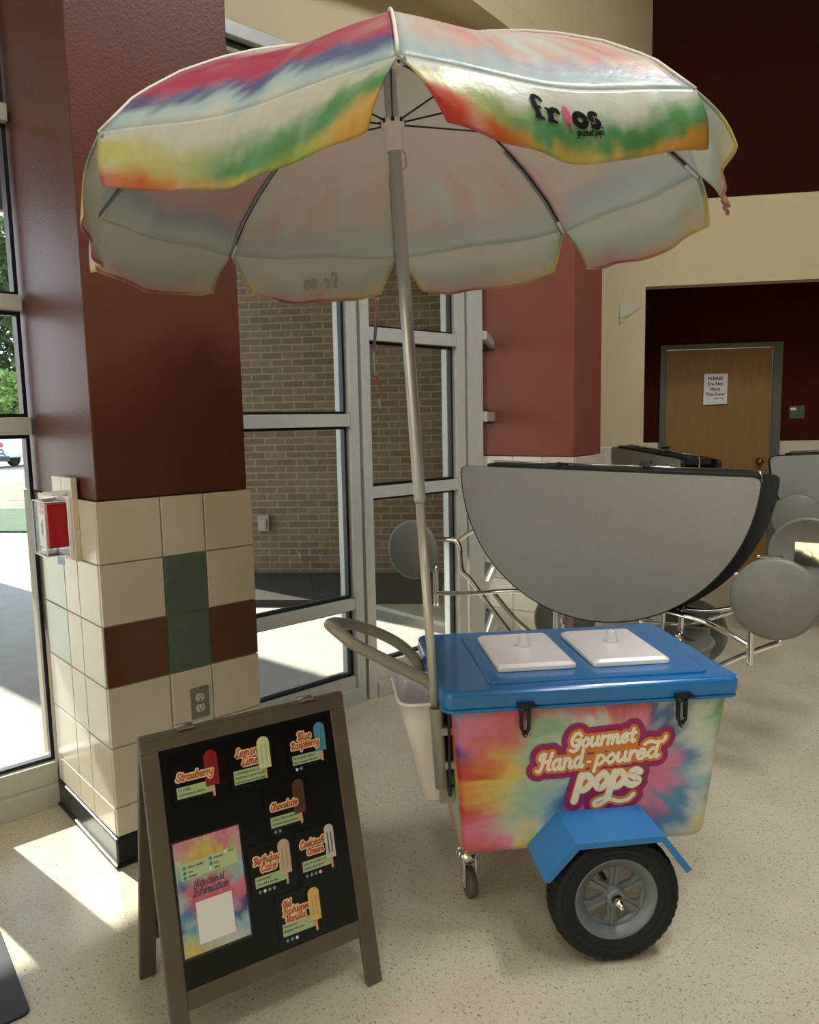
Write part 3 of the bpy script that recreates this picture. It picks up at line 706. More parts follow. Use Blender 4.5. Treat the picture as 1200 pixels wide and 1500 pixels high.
# wheels
def wheel(parent_M):
    R = .181; w = .047
    prof = [(.112, -.030), (.118, -.036), (.128, -.040), (.145, -.046), (.160, -.045), (.170, -.040), (.177, -.030), (R, -.015), (R, .015), (.177, .030), (.170, .040), (.160, .045), (.145, .046), (.128, .040), (.118, .036), (.112, .030)]
    def lug(r, h, k):
        if r > .176: return r - (.0045 if (k % 4) in (0, 1) else 0)
        if .168 < r < .176: return r + (.0022 if (k % 4) in (2, 3) else 0)
        if .13 < r < .15 : return r
        return r
    Mr = Matrix.Rotation(rad(90), 4, 'X')
    g = G(); g.lathe_open(prof, 176, Mr, smooth=False, fn=lug)
    for rr in (.134, .150, .156):
        for sg in (-1, 1): g.tube([Mr @ Vector((rr * math.cos(a * 2 * math.pi / 72), rr * math.sin(a * 2 * math.pi / 72), sg * (.0425 if rr < .14 else .0455))) for a in range(72)], .0016, 6, closed=True)
    tire = g.build('tyre', M_rubber, cart, parent_M)
    g = G()
    g.lathe_open([(.113, -.034), (.1165, -.036), (.1165, -.031), (.111, -.029), (.100, -.022), (.092, .010), (.092, .024), (.111, .029), (.1165, .034), (.113, .036), (.108, .030), (.088, .022), (.088, .008), (.096, -.018), (.106, -.032), (.113, -.034)], 72, Mr)
    # six spokes and hub: holes between stay open
    for k in range(6):
        a = rad(60 * k + 25); Mk = Mr @ Matrix.Rotation(a, 4, 'Z')
        g.prism([(.026, -.014), (.060, -.012), (.092, -.030), (.094, 0), (.092, .030), (.060, .012), (.026, .014)], -.003, .010, 0, Mk)
        g.prism([(.026, -.004), (.085, -.003), (.085, .003), (.026, .004)], .010, .018, 0, Mk)
    g.lathe_open([(.094, -.006), (.080, .000), (.078, .008), (.092, .012)], 72, Mr)
    g.lathe([(.016, .034), (.022, .034), (.026, .030), (.028, .012), (.034, .006), (.034, -.010), (.026, -.020), (.02, -.02)], 32, Mr)
    g.lathe([(.030, -.002), (.034, .004), (.030, .010)], 24, Mr)
    rim = g.build('rim', M_rim, tire)
    g = G(); g.lathe([(.0145, .020), (.0145, .036), (.010, .0365), (0, .0365)], 20, Mr); g.build('bearing_cap', M_black, tire)
    g = G(); g.lathe([(.0085, .0), (.0085, .050), (.0110, .051), (.0110, .056), (.0070, .057), (.0065, .072), (.003, .074), (0, .074)], 18, Mr)
    g.lathe([(.0125, .044), (.0125, .050)], 6, Mr, smooth=False); g.build('axle_nut', M_chrome, tire)
    g = G(); g.tube([(.0, 0, 0), (.012, 0, .004)], .003, 8); g.build('valve', M_black, tire, Matrix.Rotation(rad(148), 4, 'Y') @ Matrix.Translation((.122, -.038, 0)) @ Matrix.Identity(4))
    return tire
wheel(Matrix.Translation((.005, 0, .181)))
wheel(Matrix.Translation((.005, .745, .181)) @ Matrix.Rotation(rad(180), 4, 'Z'))
g = G(); g.tube([(.005, 0.02, .181), (.005, .725, .181)], .0085, 14)
for y in (.13, .60): g.box(-.02, .03, y, y + .006, .165, .285)
g.box(-.06, .07, .12, .62, .262, .272)
g.build('axle', M_steel, cart)
# caster
g = G(); cxx, cyy = -.335, .335
g.lathe([(.042, -.0135), (.046, -.010), (.047, 0), (.046, .010), (.042, .0135)], 28, Matrix.Translation((cxx, cyy - .03, .047)) @ Matrix.Rotation(rad(8), 4, 'Z') @ Matrix.Rotation(rad(90), 4, 'Y'))
cw = g.build('caster_wheel', mat('caster_rubber', '#5a564d', .6), cart)
g = G(); g.box(-.045, .045, -.04, .04, .262, .272, M=Matrix.Translation((cxx, cyy, 0)))
g.lathe([(.030, .104), (.037, .112), (.037, .128), (.030, .140), (.018, .146), (.018, .262)], 24, Matrix.Translation((cxx, cyy, 0)))
for s_ in (-1, 1):
    g.prism([(-.030, .125), (.030, .125), (.024, .10), (-.014, .035), (-.044, .035), (-.040, .10)], -.003, .003, 0, Matrix.Translation((cxx + s_ * .0185, cyy, 0)) @ Matrix.Rotation(rad(90), 4, 'Z') @ Matrix.Rotation(rad(90), 4, 'X'))
g.tube([(cxx - .024, cyy - .03, .047), (cxx + .024, cyy - .03, .047)], .006, 10)
g.box(cxx - .02, cxx + .02, cyy - .02, cyy + .02, .108, .118)
g.build('caster_fork', M_chrome, cart)
# push handle: grey pipe loop and the umbrella socket
hp = [(-.423, .172, .405), (-.430, .18, .50), (-.437, .19, .62), (-.444, .195, .695), (-.472, .20, .738), (-.521, .20, .766), (-.598, .20, .810), (-.674, .205, .854), (-.715, .225, .884), (-.738, .29, .888), (-.742, .37, .872), (-.722, .445, .855), (-.664, .49, .832), (-.577, .515, .790), (-.511, .52, .746), (-.463, .52, .690), (-.440, .52, .62), (-.432, .515, .45)]
g = G(); pts = smoothpts(hp, 7); g.tube(pts, [.0175] * len(pts), 18)
g.box(-.444, -.402, .165, .188, .385, .43)
g.build('push_handle', M_pipe, cart)
g = G(); sock = [(-.4535, .150, .675), (-.441, .142, .45)]
g.lathe_open([(.0185, .0), (.0185, -.232), (.0150, -.232), (.0150, .0), (.0185, .0)], 24, Matrix.Translation((-.4535, .155, .675)) @ Vector((-.0125, .008, .225)).to_track_quat('Z', 'Y').to_matrix().to_4x4())
for z in (.60, .50): g.box(-.45, -.405, .135, .195, z, z + .02)
g.build('umbrella_socket', M_pipe, cart)
# black strip standing in for the shaded gap at the body's left end
g = G(); g.box(-.424, -.416, .13, .60, .42, .685); g.build('gap_shade_strip', M_black, cart, bevel=.002)
# front sticker
SK = Matrix.Translation((0, .1035, .455)) @ Matrix.Rotation(rad(90 + 1.5), 4, 'X')
def sticker():
    k = .00192     # metres per photo pixel on this face
    base = (-.0, 0.0)
    lines = [('Gourmet', -.098, .062, .0262, .145), ('Hand-poured', -.142, .006, .0262, .262)]
    out = []
    for (r, z, name, mm) in ((.0300, .0012, 'sticker_border', M_magenta), (.0132, .0026, 'sticker_ground', M_orange), (.0052, .0040, 'sticker_lettering', M_cream2)):
        g = G()
        x0 = -.205
        script(g, 'Gourmet', -.108, .060, .0255, r, z, rot=.05, width=.190)
        script(g, 'Hand', -.196, -.002, .0300, r, z + .0003, rot=.04, width=.128)
        script(g, '-', -.060, .004, .0240, r * (1 if r > .01 else .6), z + .0003, rot=.05)
        script(g, 'poured', -.036, .006, .0270, r, z + .0003, rot=.07, width=.190)
        script(g, 'pops', -.090, -.068, .0440, r * (1.0 if r > .01 else 1.95), z + .0006, rot=.04, width=.190)
        # swash under pops and over the d
        stroke_poly(g, [(v.x, v.y) for v in smoothpts([(.004, -.090, 0), (-.012, -.096, 0), (-.034, -.106, 0), (-.032, -.117, 0), (-.014, -.112, 0), (.008, -.100, 0), (.036, -.108, 0), (.062, -.105, 0), (.080, -.090, 0)], 6)], r * (1 if r > .01 else 1.1), z + .0007)
        stroke_poly(g, [(v.x, v.y) for v in smoothpts([(.110, .058, 0), (.125, .066, 0), (.145, .062, 0), (.165, .066, 0), (.172, .078, 0)], 6)], r, z + .0005)
        if r > .01:   # fill between letters so the ground is one field
            rr = r
            for (a, b, c, d) in ((-.09, .085, .085, .085), (-.165, .020, .135, .035), (-.155, .005, .120, .020), (-.07, -.045, .08, -.040), (-.06, -.02, .08, -.02), (-.06, .055, .08, .06)):
                stroke_poly(g, [(a, b), (c, d)], rr * .9, z - .0001)
        g.build(name, mm, cart, SK @ Matrix.Translation((.024, .041, 0)))
sticker()

# white bin hanging at the cart's end
bn = thing('waste_bin', 'white plastic bin hanging at the left end of the cart', 'bin', CFm @ Matrix.Translation((0, 0, 0)))
def bin_loop(x0, x1, y0, y1, r, z): return [(x, y, z) for x, y in rrect(x0, x1, y0, y1, r, 7)]
g = G(); L = [(-.472, -.408, .262, .455, .03, .340), (-.484, -.404, .245, .468, .035, .355), (-.531, -.425, .222, .482, .04, .60), (-.541, -.428, .218, .486, .04, .615), (-.549, -.428, .210, .492, .04, .66), (-.553, -.426, .206, .496, .042, .662), (-.553, -.426, .206, .496, .042, .668), (-.544, -.432, .216, .486, .038, .668), (-.536, -.434, .224, .480, .036, .60), (-.478, -.414, .25, .46, .03, .36)]
vs = []
for l in L: vs += bin_loop(*l)
n = len(vs) // len(L)
g.add(vs, [(j * n + i, j * n + (i + 1) % n, (j + 1) * n + (i + 1) % n, (j + 1) * n + i) for j in range(len(L) - 1) for i in range(n)] , 0, True)
g.f += [tuple(range(n - 1, -1, -1)), tuple((len(L) - 1) * n + i for i in range(n))]; g.m += [0, 0]; g.sm += [False, False]
g.build('tub', M_white_pl, bn)
g = G(); g.tube([(x, y, .664) for x, y in rrect(-.551, -.428, .208, .494, .042, 7)], .0045, 8, closed=True); g.build('rolled_rim', M_white_pl, bn)

# ------------------------------------------------------------------ umbrella
UB = Vector((.061, 2.047, .67)); UN = Vector((-.054, -.021, 1)).normalized(); UC = UB + UN * 1.384
UE1 = Vector((0, 1, 0)).cross(UN).normalized(); UE2 = UN.cross(UE1)
UF = Matrix.Identity(4)
for i, a in enumerate((UE1, UE2, UN)):
    for j in range(3): UF[j][i] = a[j]
UF.translation = UC
umb = thing('market_umbrella', 'large tie-dye umbrella standing in the socket of the cart', 'umbrella', UF)
UR = .782; UH = [(0, .345), (.1, .335), (.3, .278), (.4, .243), (.5, .200), (.6, .148), (.7, .082), (UR, 0)]
def uh(r):
    for (a, ha), (b, hb) in zip(UH, UH[1:]):
        if r <= b:
            t = (r - a) / (b - a); return ha + (hb - ha) * t
    return 0
PH0 = -89.3
def rib(k, t, dz=0):
    a = rad(PH0 + 45 * k); r = UR * t; return Vector((r * math.cos(a), r * math.sin(a), uh(r) + dz))
def canopy_pt(k, s, t):
    p = rib(k, t).lerp(rib(k + 1, t), s); sag = 4 * s * (1 - s)
    p.z -= .012 * sag * t; p.z += .004 * math.sin(s * 9 + k) * t
    q = 1 - .02 * sag * t; p.x *= q; p.y *= q
    return p
CORN = {0: (.085, -.06, .115, .110, .02), 7: (-.085, .085, .13, .115, .02)}
def valance_pt(k, s, t):
    """t 0 at the canopy edge, 1 at the hem"""
    a = canopy_pt(k, s, 1.0); A = rib(k, 1); B = rib(k + 1, 1); ch = (B - A); cl = ch.length; ch = ch / cl
    out = Vector((ch.y, -ch.x, 0)).normalized()
    i0, i1, dr = VAL[k][:3]; fl = VAL[k][3]
    shift = (i0 * (1 - s) ** 1.5 - i1 * s ** 1.5) * t
    drop = (dr + .022 * (1 - (2 * s - 1) ** 2) + .002 * math.sin(s * 14 + k)) * t
    wob = .005 * math.sin(s * 10 + k * 2.1) * t + .006 * math.sin(s * 23 + k) * t * t
    f = fl[0] * (1 - s) + fl[1] * s
    return a + ch * shift + out * (f * t + wob + .012 * math.sin(t * 3.1)) - Vector((0, 0, drop))
VAL = {0: (.070, -.035, .098, (.015, .0)), 1: (.0, .0, .11, (.06, .075)), 2: (.02, .03, .125, (.05, .06)), 3: (.05, .06, .12, (.06, .06)),
       4: (.05, .07, .12, (.06, .06)), 5: (.05, .03, .12, (.06, .05)), 6: (.03, .02, .14, (.02, .05)), 7: (-.002, .062, .095, (-.005, .005))}
def canopy_color(k, s, t, seed=0):
    """t: 0 apex .. 1 edge .. 1.2 hem"""
    ang = (k + s)
    w = .03 * fbm(ang * 2.2, t * 4, 3.1) + .045 * fbm(ang * 7, t * 2.0, 9) + .012 * fbm(ang * 26, t * 6, 5)
    u = t + w
    warm = .5 + .5 * math.sin(ang * 2 * math.pi / 1.0 * .5 + 1.0)
    white = lin('#c8c9bb'); cream = lin('#dcd6a8')
    # hem pigments change along the hem
    hk = (ang * 1.0) % 1.0
    if k == 0: stops = [(0, '#c03c34'), (.22, '#cf6a3c'), (.40, '#cdbb55'), (.7, '#cdb964'), (.88, '#cf9b45'), (1, '#c98d40')]
    elif k == 7: stops = [(0, '#d0603c'), (.12, '#d0693f'), (.38, '#d39a55'), (.5, '#cfc060'), (.75, '#9fb85a'), (.9, '#d3a94e'), (1, '#d3a94e')]
    else: stops = [(0, '#cfc060'), (.3, '#c98d40'), (.6, '#b9525c'), (.85, '#b03e50'), (1, '#cfc060')]
    def ramp(st, x):
        for (a, ca), (b, cb) in zip(st, st[1:]):
            if x <= b: return mixc(lin(ca), lin(cb), (x - a) / (b - a + 1e-6))
        return lin(st[-1][1])
    hem = ramp(stops, s); green = lin('#58965e')
    mag = lin('#b23a5c'); blue = lin('#3c4f86'); sky = lin('#86b2bd'); pink = lin('#e3a9a2')
    strong = 1.0 if k in (7, 6) else .45
    if k == 7: gw, ghi, glo = .55 + .45 * (s > .45), 1.06, 1.11
    c = white
    # top
    if k in (7, 6, 5): A1, A2, A3, A4, A5 = .62, .68, .885, .935, .975
    else: A1, A2, A3, A4, A5 = .60, .78, .86 + .06 * s, .93 + .02 * s, .975
    mg = mixc(white, mag if k in (7, 6, 5) else lin('#d98a80'), 1.0 if k in (7, 6, 5) else max(0, min(.85, .45 + 1.1 * fbm(ang * 9, t * 2.2, 21)))); bl = mixc(white, blue if k in (7, 6, 5) else lin('#8e86a8'), .95 if k in (7, 6, 5) else .2 + .6 * s)
    if u < .30: c = mixc(lin('#d9c9a8'), white, u / .3)
    elif u < A1: c = mixc(white, mixc(white, pink, .5), (u - .30) / .2)
    elif u < A3: c = mixc(mixc(white, pink, .5), mg, (u - A1) / (A2 - A1))
    elif u < A4: c = mixc(mg, bl, (u - A3) / .03)
    elif u < A5: c = mixc(bl, mixc(white, sky, .6), (u - A4) / .02)
    elif u < 1.02: c = mixc(mixc(white, sky, .6), white, (u - A5) / .03)
    else:
        v = (t - 1.0) / .2; edge = min(s, 1 - s)
        v2 = v + .16 * fbm(ang * 6, t * 10, 2) + .07 * fbm(ang * 24, t * 14, 8) + .28 * max(0, .22 - edge) / .22 if k not in (0, 7) else (.86 * v + .12 * fbm(ang * 6, t * 10, 2) + .08 * fbm(ang * 24, t * 14, 8) + (.42 * max(0, .34 - s) / .34 if k == 0 else .36 * max(0, s - .72) / .28) + (.22 * max(0, s - .72) / .28 if k == 0 else .18 * max(0, .3 - s) / .3))
        c = white
        if v2 > .30: c = mixc(white, green, (v2 - .30) / .26) if k in (0, 7) else mixc(white, mixc(white, green, .55), (v2 - .30) / .26)
        if v2 > .68: c = mixc(green if k in (0, 7) else mixc(white, green, .55), hem, (v2 - .68) / .16)
        if k in (0, 7):
            ybl = lin('#d2c67a'); q = (.50 - s) / .25 if k == 7 else (.36 - s) / .25; q = max(0, min(1, q + .4 * fbm(s * 8, t * 30, 6)))
            c2 = mixc(white, mixc(green, ybl, .8), (v2 - .24) / .24)
            if v2 > .66: c2 = mixc(mixc(green, ybl, .85), hem, (v2 - .66) / .22)
            c = mixc(c, c2, q)
    j = 1 + .07 * fbm(ang * 40, t * 12, 1); c = mixc(c, white, max(0, .35 * fbm(ang * 11, t * 9, 14)))
    return tuple(max(0, min(1, x * j)) for x in c)
M_dye = attr_mat('tie_dye_satin', .32, trans=.22, bump=.6); M_lining = mat('white_umbrella_lining', '#efeeec', .75, noise_amt=.03, nscale=4, trans=.6)
def sheet(ptf, colf, ns, nt, off=.0006):
    """a two-sided cloth: printed outside, white lining inside, joined at its edges"""
    g = G(); P = [[ptf(i / ns, j / nt) for i in range(ns + 1)] for j in range(nt + 1)]
    N = []
    for j in range(nt + 1):
        row = []
        for i in range(ns + 1):
            a = P[j][min(i + 1, ns)] - P[j][max(i - 1, 0)]; b = P[min(j + 1, nt)][i] - P[max(j - 1, 0)][i]
            nn_ = b.cross(a); row.append(nn_.normalized() if nn_.length > 1e-12 else Vector((0, 0, 1)))
        N.append(row)
    w = ns + 1; out = [P[j][i] + N[j][i] * off for j in range(nt + 1) for i in range(w)]; inn = [P[j][i] - N[j][i] * off for j in range(nt + 1) for i in range(w)]
    cols = [colf(i / ns, j / nt) for j in range(nt + 1) for i in range(w)]
    fo = [(j * w + i, j * w + i + 1, (j + 1) * w + i + 1, (j + 1) * w + i) for j in range(nt) for i in range(ns)]
    g.add(out, [f[::-1] for f in fo], 0, True, cols); g.add(inn, fo, 1, True, cols)
    n0 = len(out); bd = [i for i in range(w)] + [j * w + ns for j in range(1, nt + 1)] + [nt * w + i for i in range(ns - 1, -1, -1)] + [j * w for j in range(nt - 1, 0, -1)]
    for a, b in zip(bd, bd[1:] + bd[:1]): g.f.append((a, b, n0 + b, n0 + a)); g.m.append(0); g.sm.append(False)
    return g, N
g = G()
for k in range(8):
    gg, _ = sheet(lambda s, t, k=k: canopy_pt(k, s, .04 + .96 * t), lambda s, t, k=k: canopy_color(k, s, .04 + .96 * t), 26, 44)
    o = len(g.v); g.v += gg.v; g.f += [tuple(i + o for i in f) for f in gg.f]; g.m += gg.m; g.sm += gg.sm; g.c += gg.c
g.build('canopy', [M_dye, M_lining], umb)
for k in range(8):
    gg, _ = sheet(lambda s, t, k=k: valance_pt(k, s, t), lambda s, t, k=k: canopy_color(k, s, 1 + .2 * t), 60, 20)
    va = gg.build('valance', [M_dye, M_lining], umb)
    # folded hem: a coloured band on the inside
    h = G(); T = .945
    def hp_(s, t, k=k):
        p = valance_pt(k, s, t); q = p - p.normalized() * 0; c = Vector((p.x, p.y, 0)).normalized(); return p - c * .0035
    ed = [(i / 60, T, i / 60, 1.0) for i in range(61)]
    vs = []; cs = []
    for (a, b, c, d) in ed: vs += [hp_(a, b), hp_(c, d)]; cs += [canopy_color(k, a, 1.19)] * 2
    h.add(vs, [(2 * i, 2 * i + 1, 2 * i + 3, 2 * i + 2) for i in range(60)], 0, True, cs)
    for s0, s1 in ((0, .018), (.982, 1)):
        vs = []; cs = []
        for i in range(21): vs += [hp_(s0, i / 20), hp_(s1, i / 20)]; cs += [canopy_color(k, s0, 1.02 + .17 * i / 20)] * 2
        h.add(vs, [(2 * i, 2 * i + 1, 2 * i + 3, 2 * i + 2) for i in range(20)], 0, True, cs)
    h.build('hem', M_dye, va)
# stitched seam ribbons over the ribs (white piping outside)
g = G()
for k in range(8): g.tube([rib(k, .06 + .94 * i / 20, .004) for i in range(21)], .0035, 6)
g.build('seam_piping', mat('white_piping', '#d9d7ca', .5), umb)
# pole, runner, ribs, struts
def loc(p): return UF.inverted() @ Vector(p)
zb = -1.384
g = G(); g.lathe([(.0125, zb - .10), (.0125, zb + .60)], 24); g.build('lower_pole', mat('pole_white_metal', '#c9c6ba', .3, metal=.3), umb)
g = G(); g.lathe([(.0135, zb + .585), (.0165, zb + .595), (.0168, .30), (.010, .31)], 28); g.build('upper_pole', mat('pole_grey_metal', '#b9bbbd', .28, metal=.55), umb)
g = G(); g.lathe([(.0215, .108), (.0225, .112), (.0225, .160), (.030, .168), (.031, .182), (.024, .186)], 28); g.build('runner', M_white_pl, umb)
g = G(); g.lathe([(.035, .300), (.037, .316), (.03, .330), (.012, .338)], 28); g.build('crown_hub', M_white_pl, umb)
for k in range(8):
    g = G(); pts = [rib(k, .045 + (.955) * i / 16, -.010) for i in range(17)]; g.tube(pts, .0026, 8)
    rb = g.build('rib', M_black, umb)
    e = rib(k, .985, -.012); d = (rib(k, 1, -.012) - rib(k, .9, -.012)).normalized()
    g = G(); g.tube([e - d * .035, e + d * .012], .0052, 10); g.build('rib_tip', M_white_pl, rb)
    g = G(); g.tube([rib(k, .62 + .38 * i / 6, -.0105) + Vector((-math.sin(rad(PH0 + 45 * k)), math.cos(rad(PH0 + 45 * k)), 0)) * .008 for i in range(7)], .005, 8); g.build('rib_pocket', mat('rib_pocket_grey', '#8d8d90', .6), rb)
    a = rad(PH0 + 45 * k); c0 = Vector((.028 * math.cos(a), .028 * math.sin(a), .178))
    g = G(); g.tube([c0, rib(k, .50, -.014)], .0024, 8); g.lathe([(0, -.006), (.005, -.005), (.005, .005), (0, .006)], 10, Matrix.Translation(c0)); g.build('strut', M_black, umb)
# wire pin below the runner
g = G(); g.tube(smoothpts([(.018, -.012, .108), (.026, -.012, .095), (.027, -.012, .07), (.019, -.012, .06)], 5), .0012, 6); g.build('spring_pin', M_steel, umb)
# logo on the front right flap
def on_valance(k, scale=1.0, s0=.5, t0=.5, off=.0028, mirror=False):
    A_, B_ = rib(k, 1), rib(k + 1, 1); cl = (B_ - A_).length
    def mp(x, y, h):
        s = s0 + x / cl; t = t0 - y / .135
        p = valance_pt(k, s, t); a = valance_pt(k, s + .01, t) - p; b = valance_pt(k, s, t + .01) - p
        nn_ = b.cross(a).normalized()
        if nn_.dot(Vector((p.x, p.y, 0))) < 0: nn_ = -nn_
        return p + nn_ * ((off + h) if not mirror else -(off + h))
    return mp
def bar(g, x0, y0, x1, y1, r, z, mp):
    d = Vector((x1 - x0, y1 - y0)).normalized(); n_ = Vector((-d.y, d.x)) * r
    K = 4; vs = []
    for i in range(K + 1):
        cx_ = x0 + (x1 - x0) * i / K; cy_ = y0 + (y1 - y0) * i / K
        vs += [mp(cx_ + n_.x, cy_ + n_.y, z), mp(cx_ - n_.x, cy_ - n_.y, z)]
    g.add(vs, [(2 * i, 2 * i + 1, 2 * i + 3, 2 * i + 2) for i in range(K)])
def arc(g, cx_, cy_, rx, ry, a0, a1, r, z, mp, n=18):
    pts = [(cx_ + rx * math.cos(rad(a0 + (a1 - a0) * i / n)), cy_ + ry * math.sin(rad(a0 + (a1 - a0) * i / n))) for i in range(n + 1)]
    vs = []
    for i, p in enumerate(pts):
        q0 = pts[max(0, i - 1)]; q1 = pts[min(n, i + 1)]; d = Vector((q1[0] - q0[0], q1[1] - q0[1])).normalized(); nn_ = Vector((-d.y, d.x)) * r
        vs += [mp(p[0] + nn_.x, p[1] + nn_.y, z), mp(p[0] - nn_.x, p[1] - nn_.y, z)]
    g.add(vs, [(2 * i, 2 * i + 1, 2 * i + 3, 2 * i + 2) for i in range(n)])
def logo_word(mp, m_ink, m_pop, parent, name):
    u = .0198; g = G(); z = 0
    def B_(a, b, c, d, r, zz): bar(g, a * u, b * u, c * u, d * u, r * u, zz, mp)
    # f
    B_(-3.55, 0, -3.55, 1.75, .30, 0); arc(g, -3.05 * u, 1.75 * u, .5 * u, .50 * u, 178, 40, .22 * u, .0001, mp); B_(-4.1, .14, -3.0, .14, .16, .0002); B_(-4.0, 1.18, -2.95, 1.18, .15, .0003)
    arc(g, -2.68 * u, 1.98 * u, .10 * u, .10 * u, 0, 360, .12 * u, .0004, mp)
    g.build(name, m_ink, parent); g = G()
    # r
    B_(-2.1, 0, -2.1, 1.3, .30, 0); B_(-2.65, .14, -1.5, .14, .16, .0002); B_(-2.6, 1.2, -2.0, 1.2, .13, .0003); arc(g, -1.45 * u, .82 * u, .52 * u, .46 * u, 165, 45, .25 * u, .0001, mp); arc(g, -1.14 * u, 1.12 * u, .10 * u, .10 * u, 0, 360, .13 * u, .0004, mp)
    g.build(name, m_ink, parent); g = G()
    # o
    arc(g, 1.15 * u, .68 * u, .55 * u, .52 * u, 0, 360, .29 * u, 0, mp, 28)
    g.build(name, m_ink, parent); g = G()
    # s
    arc(g, 2.62 * u, .98 * u, .36 * u, .31 * u, 20, 260, .24 * u, 0, mp); arc(g, 2.62 * u, .36 * u, .38 * u, .31 * u, 80, -160, .24 * u, .0001, mp)
    B_(2.98, .95, 2.98, 1.32, .09, .0002); B_(2.22, .02, 2.22, .42, .09, .0002)
    g.build(name, m_ink, parent); g = G()
    arc(g, 3.25 * u, -.05 * u, .05 * u, .05 * u, 0, 360, .04 * u, 0, mp)
    g.build('logo_dot', m_ink, parent)
    if m_pop:
        g = G(); bar(g, -.22 * u, .30 * u, -.22 * u, 1.45 * u, .36 * u, .0006, mp); arc(g, -.22 * u, 1.45 * u, .18 * u, .18 * u, 0, 180, .18 * u, .0007, mp); g.build('logo_pop', m_pop, parent)
        g = G(); bar(g, -.20 * u, -.55 * u, -.20 * u, .30 * u, .10 * u, .0005, mp); g.build('logo_stick', mat('logo_stick_brown', '#7a4a32', .5), parent)
        g = G(); script(g, 'gourmet pops', .45 * u, -.68 * u, .0068, .0009, .0003, mp=mp, width=.056); g.build('logo_tagline', m_ink, parent)
vals = [c for c in umb.children if c.name.startswith('valance')]
M_ink = mat('black_logo_ink', '#0b0b0b', .8, spec=.15)
logo_word(on_valance(0, s0=.497, t0=.55), M_ink, mat('logo_pop_pink', '#c4527e', .45), vals[0], 'logo_letter')
logo_word(on_valance(4, s0=.50, t0=.66, off=.004, mirror=True), mat('show_through_grey', '#a29c96', .8), None, vals[4], 'letter_showing_through')
# hanging tie strap at the back
g = G(); P_ = UF.inverted()
sp = [(553, 436), (551, 470), (549, 500), (548, 530), (550, 548), (555, 565), (559, 575), (556, 585), (558, 600)]
def pix(x, y, dpt):   # where that strap hangs: a point at depth dpt behind the far flap
    v = Vector((x - 600, 750 - y, 0)) / 1100; d = camo.matrix_world.to_3x3() @ Vector((v.x, v.y, -1)); return Vector((0, 0, 1.47)) + d * (dpt / d.y)
pts = smoothpts([pix(x, y, 2.86) for x, y in sp], 5); vs = []; cs = []
for i, p in enumerate(pts):
    w_ = .0065 * (1 - .5 * i / len(pts)); tw = math.sin(i * .35) * .5; d = Vector((math.cos(tw), math.sin(tw), 0)) * w_; vs += [P_ @ (p - d), P_ @ (p + d)]
    q = i / len(pts); col_ = 'R' if q < .14 else 'U' if q < .3 else 'L' if q < .42 else 'L' if q < .5 else 'R' if q < .85 else 'M'
    c = mixc(PAL[col_], lin('#b5b0ac'), .35 if q < .5 else .1); cs += [c, c]
g.add(vs, [(2 * i, 2 * i + 1, 2 * i + 3, 2 * i + 2) for i in range(len(pts) - 1)], 0, True, cs)
so = g.build('tie_strap', attr_mat('tie_dye_strap', .5, trans=.2), umb); sm_ = so.modifiers.new('thick', 'SOLIDIFY'); sm_.thickness = .0012

# ------------------------------------------------------------------ sandwich board
SF = frame((-.554, 1.546, 0), 57.795); SW, SL, LEAN = .541, .766, rad(14.06)
sb = thing('sandwich_board', 'wooden A-frame sandwich board with a black menu panel', 'sign', SF)
PM = Matrix.Rotation(math.pi / 2 - LEAN, 4, 'X')          # panel frame: x right, y up the panel, z toward the viewer
t_ = .043; c_ = .171; d_ = .020
g = G()
g.box(0, t_, 0, SL - t_, -d_, 0); g.box(SW - t_, SW, 0, SL - t_, -d_, 0); g.box(0, SW, SL - t_, SL, -d_, 0); g.box(t_, SW - t_, c_ - t_, c_, -d_ + .002, -.001)
g.build('front_frame', M_wood, sb, PM, bevel=.0025)
g = G(); g.box(t_ - .002, SW - t_ + .002, c_ - .002, SL - t_ + .002, -.012, -.004); g.build('chalkboard_panel', M_chalk, sb, PM)
topz = SL * math.cos(LEAN); topy = SL * math.sin(LEAN)
BM = Matrix.Translation((0, topy * 2 + .012, 0)) @ Matrix.Rotation(math.pi / 2 + LEAN, 4, 'X')
g = G()
g.box(0, t_, 0, SL - .004, 0, d_); g.box(SW - t_, SW, 0, SL - .004, 0, d_); g.box(t_, SW - t_, SL - t_, SL - .004, 0, d_); g.box(t_, SW - t_, c_ - t_, c_, .001, d_ - .002)
g.build('back_frame', M_wood, sb, BM, bevel=.0025)
g = G(); g.box(t_ - .002, SW - t_ + .002, c_ - .002, SL - t_ + .002, .006, .012); g.build('back_panel', M_chalk, sb, BM)
for x in (.09, SW - .13):
    g = G(); g.box(x, x + .04, topy - .012, topy + .020, topz + .0005, topz + .003); g.tube([(x, topy + .004, topz + .004), (x + .04, topy + .004, topz + .004)], .0035, 8); g.build('hinge', M_steel, sb)

